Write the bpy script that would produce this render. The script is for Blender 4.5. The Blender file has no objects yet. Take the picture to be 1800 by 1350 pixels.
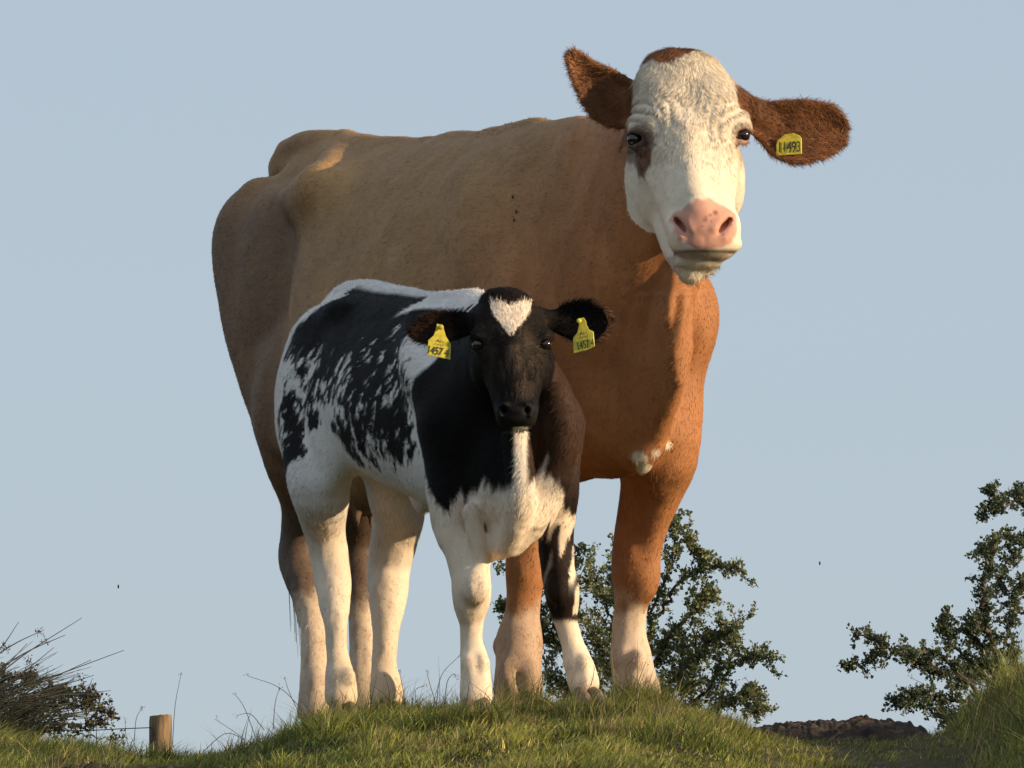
import bpy, math, numpy as np
from math import radians, sin, cos, tan, pi
from mathutils import Vector

# ------------------------------------------------------------------ camera, world, sun, exposure
SC = bpy.context.scene
COL = SC.collection
FPX = 13800.0                      # focal length in pixels of the 1800 px wide photograph
PITCH = math.atan(0.0747)
CAM = np.array([0.0, 0.0, -0.69])
FW = np.array([0, cos(PITCH), sin(PITCH)])
UP = np.array([0, -sin(PITCH), cos(PITCH)])
cam_d = bpy.data.cameras.new('camera')
cam = bpy.data.objects.new('camera', cam_d)
COL.objects.link(cam)
cam.location = CAM
cam.rotation_euler = (pi / 2 + PITCH, 0, 0)
cam_d.sensor_width = 36.0
cam_d.lens = 36.0 * FPX / 1800.0
cam_d.clip_start = 0.1
cam_d.clip_end = 5000.0
SC.camera = cam

SUN_AZ = radians(19)               # to the right of the picture, turned this far towards the camera
SUN_EL = radians(14)
sdir = Vector((cos(SUN_AZ) * cos(SUN_EL), -sin(SUN_AZ) * cos(SUN_EL), sin(SUN_EL)))
world = bpy.data.worlds.new('World')
SC.world = world
world.use_nodes = True
wn = world.node_tree
sky = wn.nodes.new('ShaderNodeTexSky')
sky.sky_type = 'NISHITA'
sky.sun_disc = False
sky.sun_elevation = SUN_EL
sky.sun_rotation = pi / 2 + SUN_AZ
sky.air_density = 1.0
sky.dust_density = 0.3
sky.ozone_density = 4.0
bg = wn.nodes['Background']
bg.inputs['Strength'].default_value = 0.081
veil = wn.nodes.new('ShaderNodeMix'); veil.data_type = 'RGBA'          # thin even haze veil over the clear sky
veil.inputs[0].default_value = 0.8
veil.inputs[7].default_value = (5.25, 6.10, 6.98, 1)
wn.links.new(sky.outputs['Color'], veil.inputs[6])
wn.links.new(veil.outputs[2], bg.inputs['Color'])
sl = bpy.data.lights.new('sun', 'SUN')
sl.energy = 4.9
sl.angle = radians(0.6)
sl.color = (1.0, 0.76, 0.47)
sun = bpy.data.objects.new('sun', sl)
COL.objects.link(sun)
sun.rotation_euler = sdir.to_track_quat('Z', 'Y').to_euler()
sun.location = (8, 10, 8)
SC.view_settings.view_transform = 'Standard'
SC.view_settings.look = 'None'
SC.view_settings.exposure = 0.3
SC.view_settings.gamma = 1.0

# ------------------------------------------------------------------ helpers
def P(px, py, d):
    """world point at depth d seen at photograph pixel (px, py)"""
    return CAM + d * (FW + np.array([1.0, 0, 0]) * (px - 900) / FPX + UP * (675 - py) / FPX)

def nrm(v):
    v = np.asarray(v, float)
    return v / (np.linalg.norm(v, axis=-1, keepdims=True) + 1e-12)

def _hash(ix, iy, iz, s):
    h = (ix.astype(np.int64) * 374761393 + iy.astype(np.int64) * 668265263 + iz.astype(np.int64) * 2147483647 + s * 974634777) & 0xffffffff
    h = ((h ^ (h >> 13)) * 1274126177) & 0xffffffff
    h = ((h ^ (h >> 16)) * 2246822519) & 0xffffffff
    return ((h ^ (h >> 15)) & 0xffffff) / float(0xffffff)

def noise(p, scale=1.0, seed=0):
    """smooth value noise in -1..1 for an (n, 3) array"""
    q = np.asarray(p, float) * scale + 100.0
    i = np.floor(q).astype(np.int64)
    f = q - i
    f = f * f * (3 - 2 * f)
    r = 0
    for dx in (0, 1):
        for dy in (0, 1):
            for dz in (0, 1):
                w = (f[:, 0] if dx else 1 - f[:, 0]) * (f[:, 1] if dy else 1 - f[:, 1]) * (f[:, 2] if dz else 1 - f[:, 2])
                r = r + w * _hash(i[:, 0] + dx, i[:, 1] + dy, i[:, 2] + dz, seed)
    return r * 2 - 1

def fbm(p, scale, seed=0, octs=3):
    r = 0; a = 1.0; t = 0
    for k in range(octs):
        r = r + a * noise(p, scale * 2 ** k, seed + k * 17); t += a; a *= 0.5
    return r / t

def sst(a, b, x):
    t = np.clip((np.asarray(x) - a) / (b - a), 0, 1)
    return t * t * (3 - 2 * t)

def mesh_obj(name, verts, faces_flat, counts, mat, parent=None, smooth=True, colors=None, normals=None, mats=None, mat_idx=None):
    """fast mesh from numpy arrays; faces_flat = concatenated vertex indices, counts = corners per face"""
    me = bpy.data.meshes.new(name)
    verts = np.ascontiguousarray(verts, np.float32)
    faces_flat = np.ascontiguousarray(faces_flat, np.int32)
    counts = np.ascontiguousarray(counts, np.int32)
    me.vertices.add(len(verts)); me.vertices.foreach_set('co', verts.ravel())
    me.loops.add(len(faces_flat)); me.loops.foreach_set('vertex_index', faces_flat)
    me.polygons.add(len(counts))
    st = np.zeros(len(counts), np.int32); st[1:] = np.cumsum(counts)[:-1]
    me.polygons.foreach_set('loop_start', st)
    me.polygons.foreach_set('loop_total', counts)
    me.update(calc_edges=True)
    for m in (mats or [mat]):
        me.materials.append(m)
    if mat_idx is not None:
        me.polygons.foreach_set('material_index', np.ascontiguousarray(mat_idx, np.int32))
    me.polygons.foreach_set('use_smooth', np.full(len(counts), smooth, bool))
    if colors is not None:
        at = me.color_attributes.new('coat', 'FLOAT_COLOR', 'POINT')
        c = np.ones((len(verts), 4), np.float32); c[:, :colors.shape[1]] = colors
        at.data.foreach_set('color', c.ravel())
    if normals is not None:
        me.normals_split_custom_set_from_vertices(np.ascontiguousarray(normals, np.float32))
    o = bpy.data.objects.new(name, me)
    COL.objects.link(o)
    if parent is not None:
        o.parent = parent
        o.matrix_parent_inverse = parent.matrix_world.inverted() if False else __import__('mathutils').Matrix.Translation(-Vector(parent.location))
    return o

def tag(o, label=None, cat=None, group=None, kind=None):
    if label: o['label'] = label
    if cat: o['category'] = cat
    if group: o['group'] = group
    if kind: o['kind'] = kind
    return o

def empty(name, loc):
    o = bpy.data.objects.new(name, None)
    o.location = [float(a) for a in loc]
    o.empty_display_size = 0.1
    COL.objects.link(o)
    return o

# ------------------------------------------------------------------ signed distance modelling
class Field:
    def __init__(s, gx, gy, gz):
        s.g = [np.asarray(a, np.float64) for a in (gx, gy, gz)]
        s.F = np.full([len(a) for a in s.g], 0.3, np.float32)
    def _box(s, lo, hi):
        sl = []
        for a, l, h in zip(s.g, lo, hi):
            sl.append(slice(int(np.searchsorted(a, l)), int(np.searchsorted(a, h))))
        return tuple(sl)
    def _apply(s, lo, hi, fn, k, sub=False):
        m = abs(k) + 0.01
        b = s._box(np.asarray(lo) - m, np.asarray(hi) + m)
        if any(q.start >= q.stop for q in b): return
        X, Y, Z = np.meshgrid(*[a[q] for a, q in zip(s.g, b)], indexing='ij', sparse=True)
        d = fn(X, Y, Z).astype(np.float32)
        F = s.F[b]
        if sub:
            d = -d
            h = np.clip(0.5 - 0.5 * (F - d) / k, 0, 1)
            s.F[b] = F * (1 - h) + d * h + k * h * (1 - h)
        else:
            h = np.clip(0.5 + 0.5 * (F - d) / k, 0, 1)
            s.F[b] = F * (1 - h) + d * h - k * h * (1 - h)
    def ell(s, c, r, R=None, k=0.03, sub=False):
        c = np.asarray(c, float); r = np.asarray(r, float)
        if R is None: R = np.eye(3)
        R = np.asarray(R, float)          # rows = local axes
        ext = np.sqrt(((R.T * r) ** 2).sum(1))
        def fn(X, Y, Z):
            dx, dy, dz = X - c[0], Y - c[1], Z - c[2]
            k0 = 0; k1 = 0
            for i in range(3):
                q = R[i, 0] * dx + R[i, 1] * dy + R[i, 2] * dz
                k0 = k0 + (q / r[i]) ** 2; k1 = k1 + (q / r[i] ** 2) ** 2
            k0 = np.sqrt(k0); k1 = np.sqrt(k1) + 1e-9
            return k0 * (k0 - 1) / k1
        s._apply(c - ext, c + ext, fn, k, sub)
    def cone(s, a, b, ra, rb, k=0.02, sub=False, sq=None):
        a = np.asarray(a, float); b = np.asarray(b, float)
        ab = b - a; L2 = float(ab @ ab) + 1e-12
        R = max(ra, rb) * (1 if sq is None else max(1, sq[1]))
        def fn(X, Y, Z):
            dx, dy, dz = X - a[0], Y - a[1], Z - a[2]
            h = np.clip((dx * ab[0] + dy * ab[1] + dz * ab[2]) / L2, 0, 1)
            qx, qy, qz = dx - h * ab[0], dy - h * ab[1], dz - h * ab[2]
            if sq is not None:      # stretch along a direction: sq = (dir, factor)
                dd, fz = sq
                t = qx * dd[0] + qy * dd[1] + qz * dd[2]
                t2 = t / fz
                qx = qx + (t2 - t) * dd[0]; qy = qy + (t2 - t) * dd[1]; qz = qz + (t2 - t) * dd[2]
            return np.sqrt(qx * qx + qy * qy + qz * qz) - (ra + (rb - ra) * h)
        s._apply(np.minimum(a, b) - R, np.maximum(a, b) + R, fn, k, sub)
    def chain(s, pts, rad, k=0.02, n=4, sub=False, sq=None):
        pts = np.asarray(pts, float); rad = np.asarray(rad, float)
        A = np.column_stack([pts, rad])
        E = np.vstack([2 * A[0] - A[1], A, 2 * A[-1] - A[-2]])
        out = []
        for i in range(1, len(E) - 2):
            for j in range(n):
                t = j / n
                out.append(0.5 * ((2 * E[i]) + (-E[i - 1] + E[i + 1]) * t + (2 * E[i - 1] - 5 * E[i] + 4 * E[i + 1] - E[i + 2]) * t * t + (-E[i - 1] + 3 * E[i] - 3 * E[i + 1] + E[i + 2]) * t ** 3))
        out.append(A[-1]); out = np.array(out); out[:, 3] = np.maximum(out[:, 3], 0.001)
        # plain minimum inside the chain, one smooth union with the rest
        R = out[:, 3].max() * (1 if sq is None else max(1, sq[1]))
        lo = out[:, :3].min(0) - R; hi = out[:, :3].max(0) + R
        def fn(X, Y, Z):
            best = None
            for p, q in zip(out[:-1], out[1:]):
                a, b = p[:3], q[:3]; ab = b - a; L2 = float(ab @ ab) + 1e-12
                dx, dy, dz = X - a[0], Y - a[1], Z - a[2]
                h = np.clip((dx * ab[0] + dy * ab[1] + dz * ab[2]) / L2, 0, 1)
                qx, qy, qz = dx - h * ab[0], dy - h * ab[1], dz - h * ab[2]
                if sq is not None:
                    dd, fz = sq
                    t = qx * dd[0] + qy * dd[1] + qz * dd[2]; t2 = t / fz
                    qx = qx + (t2 - t) * dd[0]; qy = qy + (t2 - t) * dd[1]; qz = qz + (t2 - t) * dd[2]
                d = np.sqrt(qx * qx + qy * qy + qz * qz) - (p[3] + (q[3] - p[3]) * h)
                best = d if best is None else np.minimum(best, d)
            return best
        s._apply(lo, hi, fn, k, sub)
    def loft(s, o, ax, lat, st, k=0.05, nt=2.0, nb=2.3, wid=0.45):
        """sections along the horizontal unit vector ax from o; st rows = (t, ztop, zbot, half width, lateral offset)"""
        o = np.asarray(o, float); st = np.asarray(st, float)
        tt = np.linspace(st[0, 0], st[-1, 0], 160)
        def cr(col):      # smooth interpolation
            v = np.interp(tt, st[:, 0], st[:, col])
            ker = np.hanning(15); ker /= ker.sum()
            return np.convolve(np.pad(v, 7, mode='edge'), ker, 'valid')
        ZT, ZB, HW, OF = cr(1), cr(2), cr(3), cr(4)
        a, b = st[0, 0], st[-1, 0]
        ends = np.array([o + ax * a, o + ax * b]); W = HW.max() + abs(OF).max()
        lo = np.append(ends.min(0) - W, ZB.min()); hi = np.append(ends.max(0) + W, ZT.max())
        def fn(X, Y, Z):
            dx, dy = X - o[0], Y - o[1]
            t = dx * ax[0] + dy * ax[1]; v = dx * lat[0] + dy * lat[1]
            zt = np.interp(t, tt, ZT); zb = np.interp(t, tt, ZB); hw = np.interp(t, tt, HW); of = np.interp(t, tt, OF)
            zc = zb + wid * (zt - zb)
            qz = Z - zc; qv = np.abs(v - of) + 0 * qz
            up = qz > 0
            rz = np.where(up, zt - zc, zc - zb) + 1e-6
            n = np.where(up, nt, nb)
            az = np.abs(qz) / rz; av = qv / (hw + 1e-6)
            rho = (az ** n + av ** n) ** (1 / n) + 1e-9
            d = np.sqrt(qz * qz + qv * qv) * (1 - 1 / rho)
            d = np.where(rho < 0.5, -0.5 * np.minimum(rz, hw), d)
            over = np.maximum(a - t, t - b)
            return np.maximum(d, over)
        s._apply(lo, hi, fn, k)
    def mesh(s, smooth=2):
        F = s.F; S = F < 0
        gx, gy, gz = s.g
        c = np.zeros([n - 1 for n in F.shape], np.uint8)
        for i in (0, 1):
            for j in (0, 1):
                for k in (0, 1):
                    c += S[i:F.shape[0] - 1 + i, j:F.shape[1] - 1 + j, k:F.shape[2] - 1 + k]
        act = (c > 0) & (c < 8)
        idx = np.argwhere(act)
        vid = np.full(act.shape, -1, np.int32); vid[act] = np.arange(len(idx))
        V = np.zeros((len(idx), 3)); W = np.zeros(len(idx))
        I, J, K = idx.T
        corners = [(0, 0, 0), (1, 0, 0), (0, 1, 0), (1, 1, 0), (0, 0, 1), (1, 0, 1), (0, 1, 1), (1, 1, 1)]
        edges = [(0, 1), (2, 3), (4, 5), (6, 7), (0, 2), (1, 3), (4, 6), (5, 7), (0, 4), (1, 5), (2, 6), (3, 7)]
        for a, b in edges:
            ca, cb = corners[a], corners[b]
            fa = F[I + ca[0], J + ca[1], K + ca[2]]; fb = F[I + cb[0], J + cb[1], K + cb[2]]
            m = (fa < 0) != (fb < 0)
            t = np.where(m, fa / (fa - fb + 1e-12), 0)
            pa = np.column_stack([gx[I + ca[0]], gy[J + ca[1]], gz[K + ca[2]]])
            pb = np.column_stack([gx[I + cb[0]], gy[J + cb[1]], gz[K + cb[2]]])
            V += np.where(m[:, None], pa + (pb - pa) * t[:, None], 0); W += m
        V /= W[:, None]
        quads = []
        # x edges
        m = S[:-1, 1:-1, 1:-1] != S[1:, 1:-1, 1:-1]
        i, j, k = np.argwhere(m).T; j = j + 1; k = k + 1
        q = np.column_stack([vid[i, j - 1, k - 1], vid[i, j, k - 1], vid[i, j, k], vid[i, j - 1, k]])
        fl = ~S[i, j, k]; q[fl] = q[fl][:, ::-1]; quads.append(q)
        m = S[1:-1, :-1, 1:-1] != S[1:-1, 1:, 1:-1]
        i, j, k = np.argwhere(m).T; i = i + 1; k = k + 1
        q = np.column_stack([vid[i - 1, j, k - 1], vid[i - 1, j, k], vid[i, j, k], vid[i, j, k - 1]])
        fl = ~S[i, j, k]; q[fl] = q[fl][:, ::-1]; quads.append(q)
        m = S[1:-1, 1:-1, :-1] != S[1:-1, 1:-1, 1:]
        i, j, k = np.argwhere(m).T; i = i + 1; j = j + 1
        q = np.column_stack([vid[i - 1, j - 1, k], vid[i, j - 1, k], vid[i, j, k], vid[i - 1, j, k]])
        fl = ~S[i, j, k]; q[fl] = q[fl][:, ::-1]; quads.append(q)
        Q = np.vstack(quads); Q = Q[(Q >= 0).all(1)]
        for _ in range(smooth):
            A = np.zeros_like(V); n = np.zeros(len(V))
            for a in range(4):
                for b in ((a + 1) % 4, (a + 3) % 4):
                    for c3 in range(3):
                        A[:, c3] += np.bincount(Q[:, a], V[Q[:, b], c3], len(V))
                    n += np.bincount(Q[:, a], minlength=len(V))
            V = V * 0.45 + 0.55 * A / np.maximum(n, 1)[:, None]
        # keep the largest connected piece only
        lab = np.arange(len(V))
        while True:
            mn = lab[Q].min(1); new = lab.copy()
            for a in range(4): np.minimum.at(new, Q[:, a], mn)
            new = new[new]
            if (new == lab).all(): break
            lab = new
        u, cnt = np.unique(lab, return_counts=True)
        keep = lab == u[cnt.argmax()]
        if not keep.all():
            ren = np.cumsum(keep) - 1
            V = V[keep]; Q = ren[Q[keep[Q].all(1)]]
        return V, Q

def vnormals(V, Q):
    n = np.cross(V[Q[:, 2]] - V[Q[:, 0]], V[Q[:, 3]] - V[Q[:, 1]])
    N = np.zeros_like(V)
    for a in range(Q.shape[1]):
        for c in range(3):
            N[:, c] += np.bincount(Q[:, a], n[:, c], len(V))
    return nrm(N)

def graded(lo, hi, fine_lo, fine_hi, h, hf):
    """axis coordinates with spacing h outside and hf inside [fine_lo, fine_hi]"""
    out = [lo]
    while out[-1] < hi:
        x = out[-1]
        dist = max(fine_lo - x, x - fine_hi, 0)
        out.append(x + min(h, hf + dist * 0.15))
    return np.array(out)

def fur(V, Q, N, colf, rng, n, length, width, flow, lift, wavy=0.0, segs=1, jit=0.25, dens=None, cv=.28, nj=.24):
    """lying hairs as slim tapering blades; length / width / lift / dens are functions of position or numbers"""
    A = V[Q[:, 0]]; B = V[Q[:, 1]]; C = V[Q[:, 2]]; D = V[Q[:, 3]]
    area = 0.5 * np.linalg.norm(np.cross(C - A, D - B), axis=1)
    cen = (A + B + C + D) / 4
    w = area if dens is None else area * dens(cen)
    w = w / w.sum()
    f = rng.choice(len(Q), n, p=w)
    s, t = rng.random(n)[:, None], rng.random(n)[:, None]
    bil = lambda X: (X[Q[f, 0]] * (1 - s) * (1 - t) + X[Q[f, 1]] * s * (1 - t) + X[Q[f, 2]] * s * t + X[Q[f, 3]] * (1 - s) * t)
    p = bil(V); nn = nrm(bil(N))
    fl = flow(p, nn)
    fl = fl - (fl * nn).sum(1, keepdims=True) * nn
    fl = nrm(nrm(fl) + rng.normal(0, jit, (n, 3)))
    fl = nrm(fl - (fl * nn).sum(1, keepdims=True) * nn)
    side = np.cross(nn, fl)
    L = (length(p) if callable(length) else np.full(n, length)) * rng.uniform(0.6, 1.3, n)
    Wd = (width(p) if callable(width) else np.full(n, width)) * rng.uniform(0.7, 1.3, n)
    li = (lift(p) if callable(lift) else np.full(n, lift)) * rng.uniform(0.4, 1.6, n)
    L = L[:, None]; Wd = Wd[:, None]; li = li[:, None]
    base = p - nn * 0.001
    col = colf(p, nn)
    if segs == 1:
        v = np.stack([base + side * Wd / 2, base - side * Wd / 2, base + L * (fl * np.cos(li) + nn * np.sin(li))], 1)
        nv = 3
        faces = np.arange(n * 3); cnt = np.full(n, 3)
    else:
        if wavy:
            bend = nrm(fl + side * (wavy * noise(p * np.array([1, 1, 1.0]), 28, 5))[:, None])
        else:
            bend = fl
        m = base + 0.5 * L * (fl * np.cos(li) + nn * np.sin(li))
        tip = m + 0.5 * L * nrm(bend * np.cos(li) + nn * (np.sin(li) * 0.3) - np.array([0, 0, 0.15]))
        v = np.stack([base + side * Wd / 2, base - side * Wd / 2, m - side * Wd * 0.4, m + side * Wd * 0.4, tip], 1)
        nv = 5
        b = np.arange(n)[:, None] * 5
        quad = np.hstack([b, b + 1, b + 2, b + 3]); tri = np.hstack([b + 3, b + 2, b + 4])
        faces = np.concatenate([quad.ravel(), tri.ravel()]); cnt = np.concatenate([np.full(n, 4), np.full(n, 3)])
    col = col * rng.uniform(1 - cv, 1 + cv, (n, 1))
    vn = nrm(nn + rng.normal(0, nj, (n, 3)))
    return v.reshape(-1, 3), faces, cnt, np.repeat(np.clip(col, 0, 1), nv, 0), np.repeat(vn, nv, 0)

def merge(*sets):
    V, F, C, K, N = [], [], [], [], []
    off = 0
    for v, f, c, k, n in sets:
        V.append(v); F.append(np.asarray(f).ravel() + off); C.append(c); K.append(k); N.append(n); off += len(v)
    return np.vstack(V), np.concatenate(F), np.concatenate(C), np.vstack(K), np.vstack(N)

# ------------------------------------------------------------------ materials
def new_mat(name):
    m = bpy.data.materials.new(name); m.use_nodes = True
    return m, m.node_tree, m.node_tree.nodes['Principled BSDF']

def mat_attr(name, rough=0.75, spec=0.3, bump=0.0, bscale=300, vary=0.15, sheen=0.0, translucent=0.0, nscale=8):
    m, t, b = new_mat(name)
    at = t.nodes.new('ShaderNodeAttribute'); at.attribute_name = 'coat'
    tc = t.nodes.new('ShaderNodeTexCoord')
    nz = t.nodes.new('ShaderNodeTexNoise'); nz.inputs['Scale'].default_value = nscale; nz.inputs['Detail'].default_value = 6
    t.links.new(tc.outputs['Object'], nz.inputs['Vector'])
    mr = t.nodes.new('ShaderNodeMapRange'); mr.inputs['To Min'].default_value = 1 - vary; mr.inputs['To Max'].default_value = 1 + vary
    mr.inputs['From Min'].default_value = 0.3; mr.inputs['From Max'].default_value = 0.7
    t.links.new(nz.outputs['Fac'], mr.inputs['Value'])
    mx = t.nodes.new('ShaderNodeVectorMath'); mx.operation = 'SCALE'
    t.links.new(at.outputs['Color'], mx.inputs[0]); t.links.new(mr.outputs['Result'], mx.inputs['Scale'])
    t.links.new(mx.outputs['Vector'], b.inputs['Base Color'])
    b.inputs['Roughness'].default_value = rough
    b.inputs['Specular IOR Level'].default_value = spec
    if sheen:
        b.inputs['Sheen Weight'].default_value = sheen; b.inputs['Sheen Roughness'].default_value = 0.5
    if bump:
        n2 = t.nodes.new('ShaderNodeTexNoise'); n2.inputs['Scale'].default_value = bscale; n2.inputs['Detail'].default_value = 3
        t.links.new(tc.outputs['Object'], n2.inputs['Vector'])
        bp = t.nodes.new('ShaderNodeBump'); bp.inputs['Strength'].default_value = bump; bp.inputs['Distance'].default_value = 0.002
        t.links.new(n2.outputs['Fac'], bp.inputs['Height']); t.links.new(bp.outputs['Normal'], b.inputs['Normal'])
    if translucent:
        tr = t.nodes.new('ShaderNodeBsdfTranslucent'); t.links.new(mx.outputs['Vector'], tr.inputs['Color'])
        ms = t.nodes.new('ShaderNodeMixShader'); ms.inputs[0].default_value = translucent
        out = t.nodes['Material Output']
        t.links.new(b.outputs[0], ms.inputs[1]); t.links.new(tr.outputs[0], ms.inputs[2]); t.links.new(ms.outputs[0], out.inputs['Surface'])
    return m

def mat_plain(name, col, rough=0.6, spec=0.5, vary=0.15, scale=30, bump=0.0, bdist=0.002, stretch=None, col2=None):
    m, t, b = new_mat(name)
    tc = t.nodes.new('ShaderNodeTexCoord')
    mp = t.nodes.new('ShaderNodeMapping'); t.links.new(tc.outputs['Object'], mp.inputs['Vector'])
    if stretch: mp.inputs['Scale'].default_value = stretch
    nz = t.nodes.new('ShaderNodeTexNoise'); nz.inputs['Scale'].default_value = scale; nz.inputs['Detail'].default_value = 6
    t.links.new(mp.outputs['Vector'], nz.inputs['Vector'])
    cr = t.nodes.new('ShaderNodeValToRGB')
    c2 = col2 or [c * (1 + vary) for c in col]; c1 = [c * (1 - vary) for c in col] if col2 is None else col
    cr.color_ramp.elements[0].position = 0.35; cr.color_ramp.elements[1].position = 0.65
    cr.color_ramp.elements[0].color = (*c1, 1); cr.color_ramp.elements[1].color = (*c2, 1)
    t.links.new(nz.outputs['Fac'], cr.inputs['Fac']); t.links.new(cr.outputs['Color'], b.inputs['Base Color'])
    b.inputs['Roughness'].default_value = rough; b.inputs['Specular IOR Level'].default_value = spec
    if bump:
        bp = t.nodes.new('ShaderNodeBump'); bp.inputs['Strength'].default_value = bump; bp.inputs['Distance'].default_value = bdist
        t.links.new(nz.outputs['Fac'], bp.inputs['Height']); t.links.new(bp.outputs['Normal'], b.inputs['Normal'])
    return m

M_COAT = mat_attr('coat_hair', rough=0.62, spec=0.25, bump=0.35, bscale=420, vary=0.10)
M_CALF = mat_attr('calf_coat_hair', rough=0.65, spec=0.12, bump=0.3, bscale=420, vary=0.06)
M_EYE = mat_plain('wet_eye', (0.012, 0.007, 0.005), rough=0.08, spec=0.8, vary=0.3, scale=60)
M_HOOF = mat_plain('hoof_horn', (0.15, 0.105, 0.07), rough=0.6, vary=0.4, scale=40, bump=0.4, stretch=(1, 1, 4))
M_TAG = mat_plain('yellow_plastic', (0.62, 0.52, 0.045), rough=0.45, vary=0.18, scale=90, bump=0.1)
M_INK = mat_plain('black_print', (0.03, 0.03, 0.02), rough=0.6, vary=0.2)
# ------------------------------------------------------------------ ground
RNG = np.random.default_rng(7)
PROF = np.array([(-2200, -.30), (-900, -.16), (-200, -.10), (0, -.118), (120, -.122), (230, -.138), (330, -.146), (420, -.125), (490, -.085), (560, -.050), (640, -.034), (720, -.022),
                 (850, -.012), (1000, -.004), (1150, -.008), (1240, -.034), (1310, -.070), (1380, -.090), (1500, -.096), (1600, -.092), (1670, -.072), (1710, -.042), (1755, .010), (1800, .055), (1840, .075), (1900, .08), (2000, .05), (2200, -.02), (2600, -.12), (3500, -.25)])
def ground_z(x, y, detail=True):
    x = np.asarray(x, float); y = np.asarray(y, float)
    px = 900 + x / 20.0 * FPX
    z = np.interp(px, PROF[:, 0], PROF[:, 1])
    z = (z + np.interp(px - 25, PROF[:, 0], PROF[:, 1]) + np.interp(px + 25, PROF[:, 0], PROF[:, 1])) / 3
    far = sst(22, 60, y); z = z * (1 - far)
    t = np.maximum(20.0 - y, 0)
    t2 = np.maximum(t - .8, 0)
    z = z - .026 - .05 * t - np.where(t2 < .375, .12 * t2 * t2, .016875 + .09 * (t2 - .375))
    t = np.maximum(y - 21.6, 0)
    z = z - np.where(t < 2, 0.075 * t * t, 0.3 + 0.3 * (t - 2)) * (t < 22) - (t >= 22) * 6.3
    lowfar = sst(0, 26, -y)
    near = -(1.0 + .016875 + .09 * 18.825)
    z = np.where(y < 0, near * 1.0 + 0 * z, z)
    if detail:
        q = np.column_stack([x.ravel(), y.ravel(), np.zeros(x.size)])
        m = np.clip(1 - np.abs(y - 19) / 60, 0, 1)
        z = z + (0.010 * noise(q, 2.2, 3) + 0.006 * noise(q, 7, 4)).reshape(z.shape) * m
    return z

def dirt_amount(x, y):
    """1 where the turf is worn to bare soil"""
    px = 900 + x / y * FPX
    py_g = 0
    q = np.column_stack([np.ravel(x), np.ravel(y), np.zeros(np.size(x))])
    n = 0.5 * noise(q, 5, 11).reshape(np.shape(x)) + 0.35 * noise(q, 17, 12).reshape(np.shape(x))
    a = .48 * sst(1290, 1350, px + 40 * n) * (1 - sst(1640, 1720, px + 60 * n - (20 - y) * 60)) * sst(17.2, 18.0, y)
    b = sst(60, 120, px + 40 * n) * (1 - sst(300, 400, px)) * (1 - sst(19.10, 19.22, y + 0.10 * n + (px - 120) * 0.0003)) * sst(16.5, 17, y)
    return np.clip(a * 0.93 + b, 0, 1)

def axis(lo, hi, a, b, h, hmax, g=0.12):
    out = [a]
    while out[-1] < hi:
        out.append(out[-1] + (h if out[-1] < b else min(hmax, h + (out[-1] - b) * g)))
    back = [a]
    while back[-1] > lo:
        back.append(back[-1] - min(hmax, h + (a - back[-1]) * g))
    return np.array(back[::-1][:-1] + out)
gxs = axis(-900, 900, -1.8, 1.8, 0.013, 60)
gys = axis(-200, 1400, 17.0, 21.6, 0.016, 60)
GX, GY = np.meshgrid(gxs, gys, indexing='ij')
GZ = ground_z(GX, GY)
q = np.column_stack([GX.ravel(), GY.ravel(), np.zeros(GX.size)])
D = dirt_amount(GX, np.maximum(GY, 5))
nearm = ((GY > 16) & (GY < 23) & (np.abs(GX) < 2.5))
clod = (np.abs(noise(q, 18, 21)) * 0.018 + np.abs(noise(q, 41, 22)) * 0.014 + noise(q, 83, 23) * .005).reshape(GZ.shape)
GZ = GZ + np.where(nearm, D * clod * 1.2, 0) - np.where(nearm, 0, 0.0)
nx, ny = GX.shape
ii, jj = np.meshgrid(np.arange(nx - 1), np.arange(ny - 1), indexing='ij')
a = (ii * ny + jj).ravel()
quads = np.column_stack([a, a + ny, a + ny + 1, a + 1])
gv = np.column_stack([GX.ravel(), GY.ravel(), GZ.ravel()])
n1 = fbm(q, 6, 31); n2 = fbm(q, 25, 35)
grassc = np.array([0.035, 0.036, 0.013]) * (1 + 0.3 * n1[:, None]) 
dirtc = np.array([0.12, 0.095, 0.062]) * (1 + 0.5 * n2[:, None]) + np.array([0.05, 0.045, 0.035]) * np.clip(n1, 0, 1)[:, None]
pxg = 900 + gv[:, 0] / np.maximum(gv[:, 1], 5) * FPX
mud = (sst(500, 300, pxg) * D.ravel())[:, None]
dirtc = dirtc * (1 - mud * 0.55)
gc = grassc * (1 - D.ravel()[:, None]) + dirtc * D.ravel()[:, None]
M_GROUND = mat_attr('turf_soil', rough=0.95, spec=0.1, bump=0.6, bscale=120, vary=0.2)
ground = mesh_obj('ground', gv, quads.ravel(), np.full(len(quads), 4), M_GROUND, colors=gc)
tag(ground, kind='structure')

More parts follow.
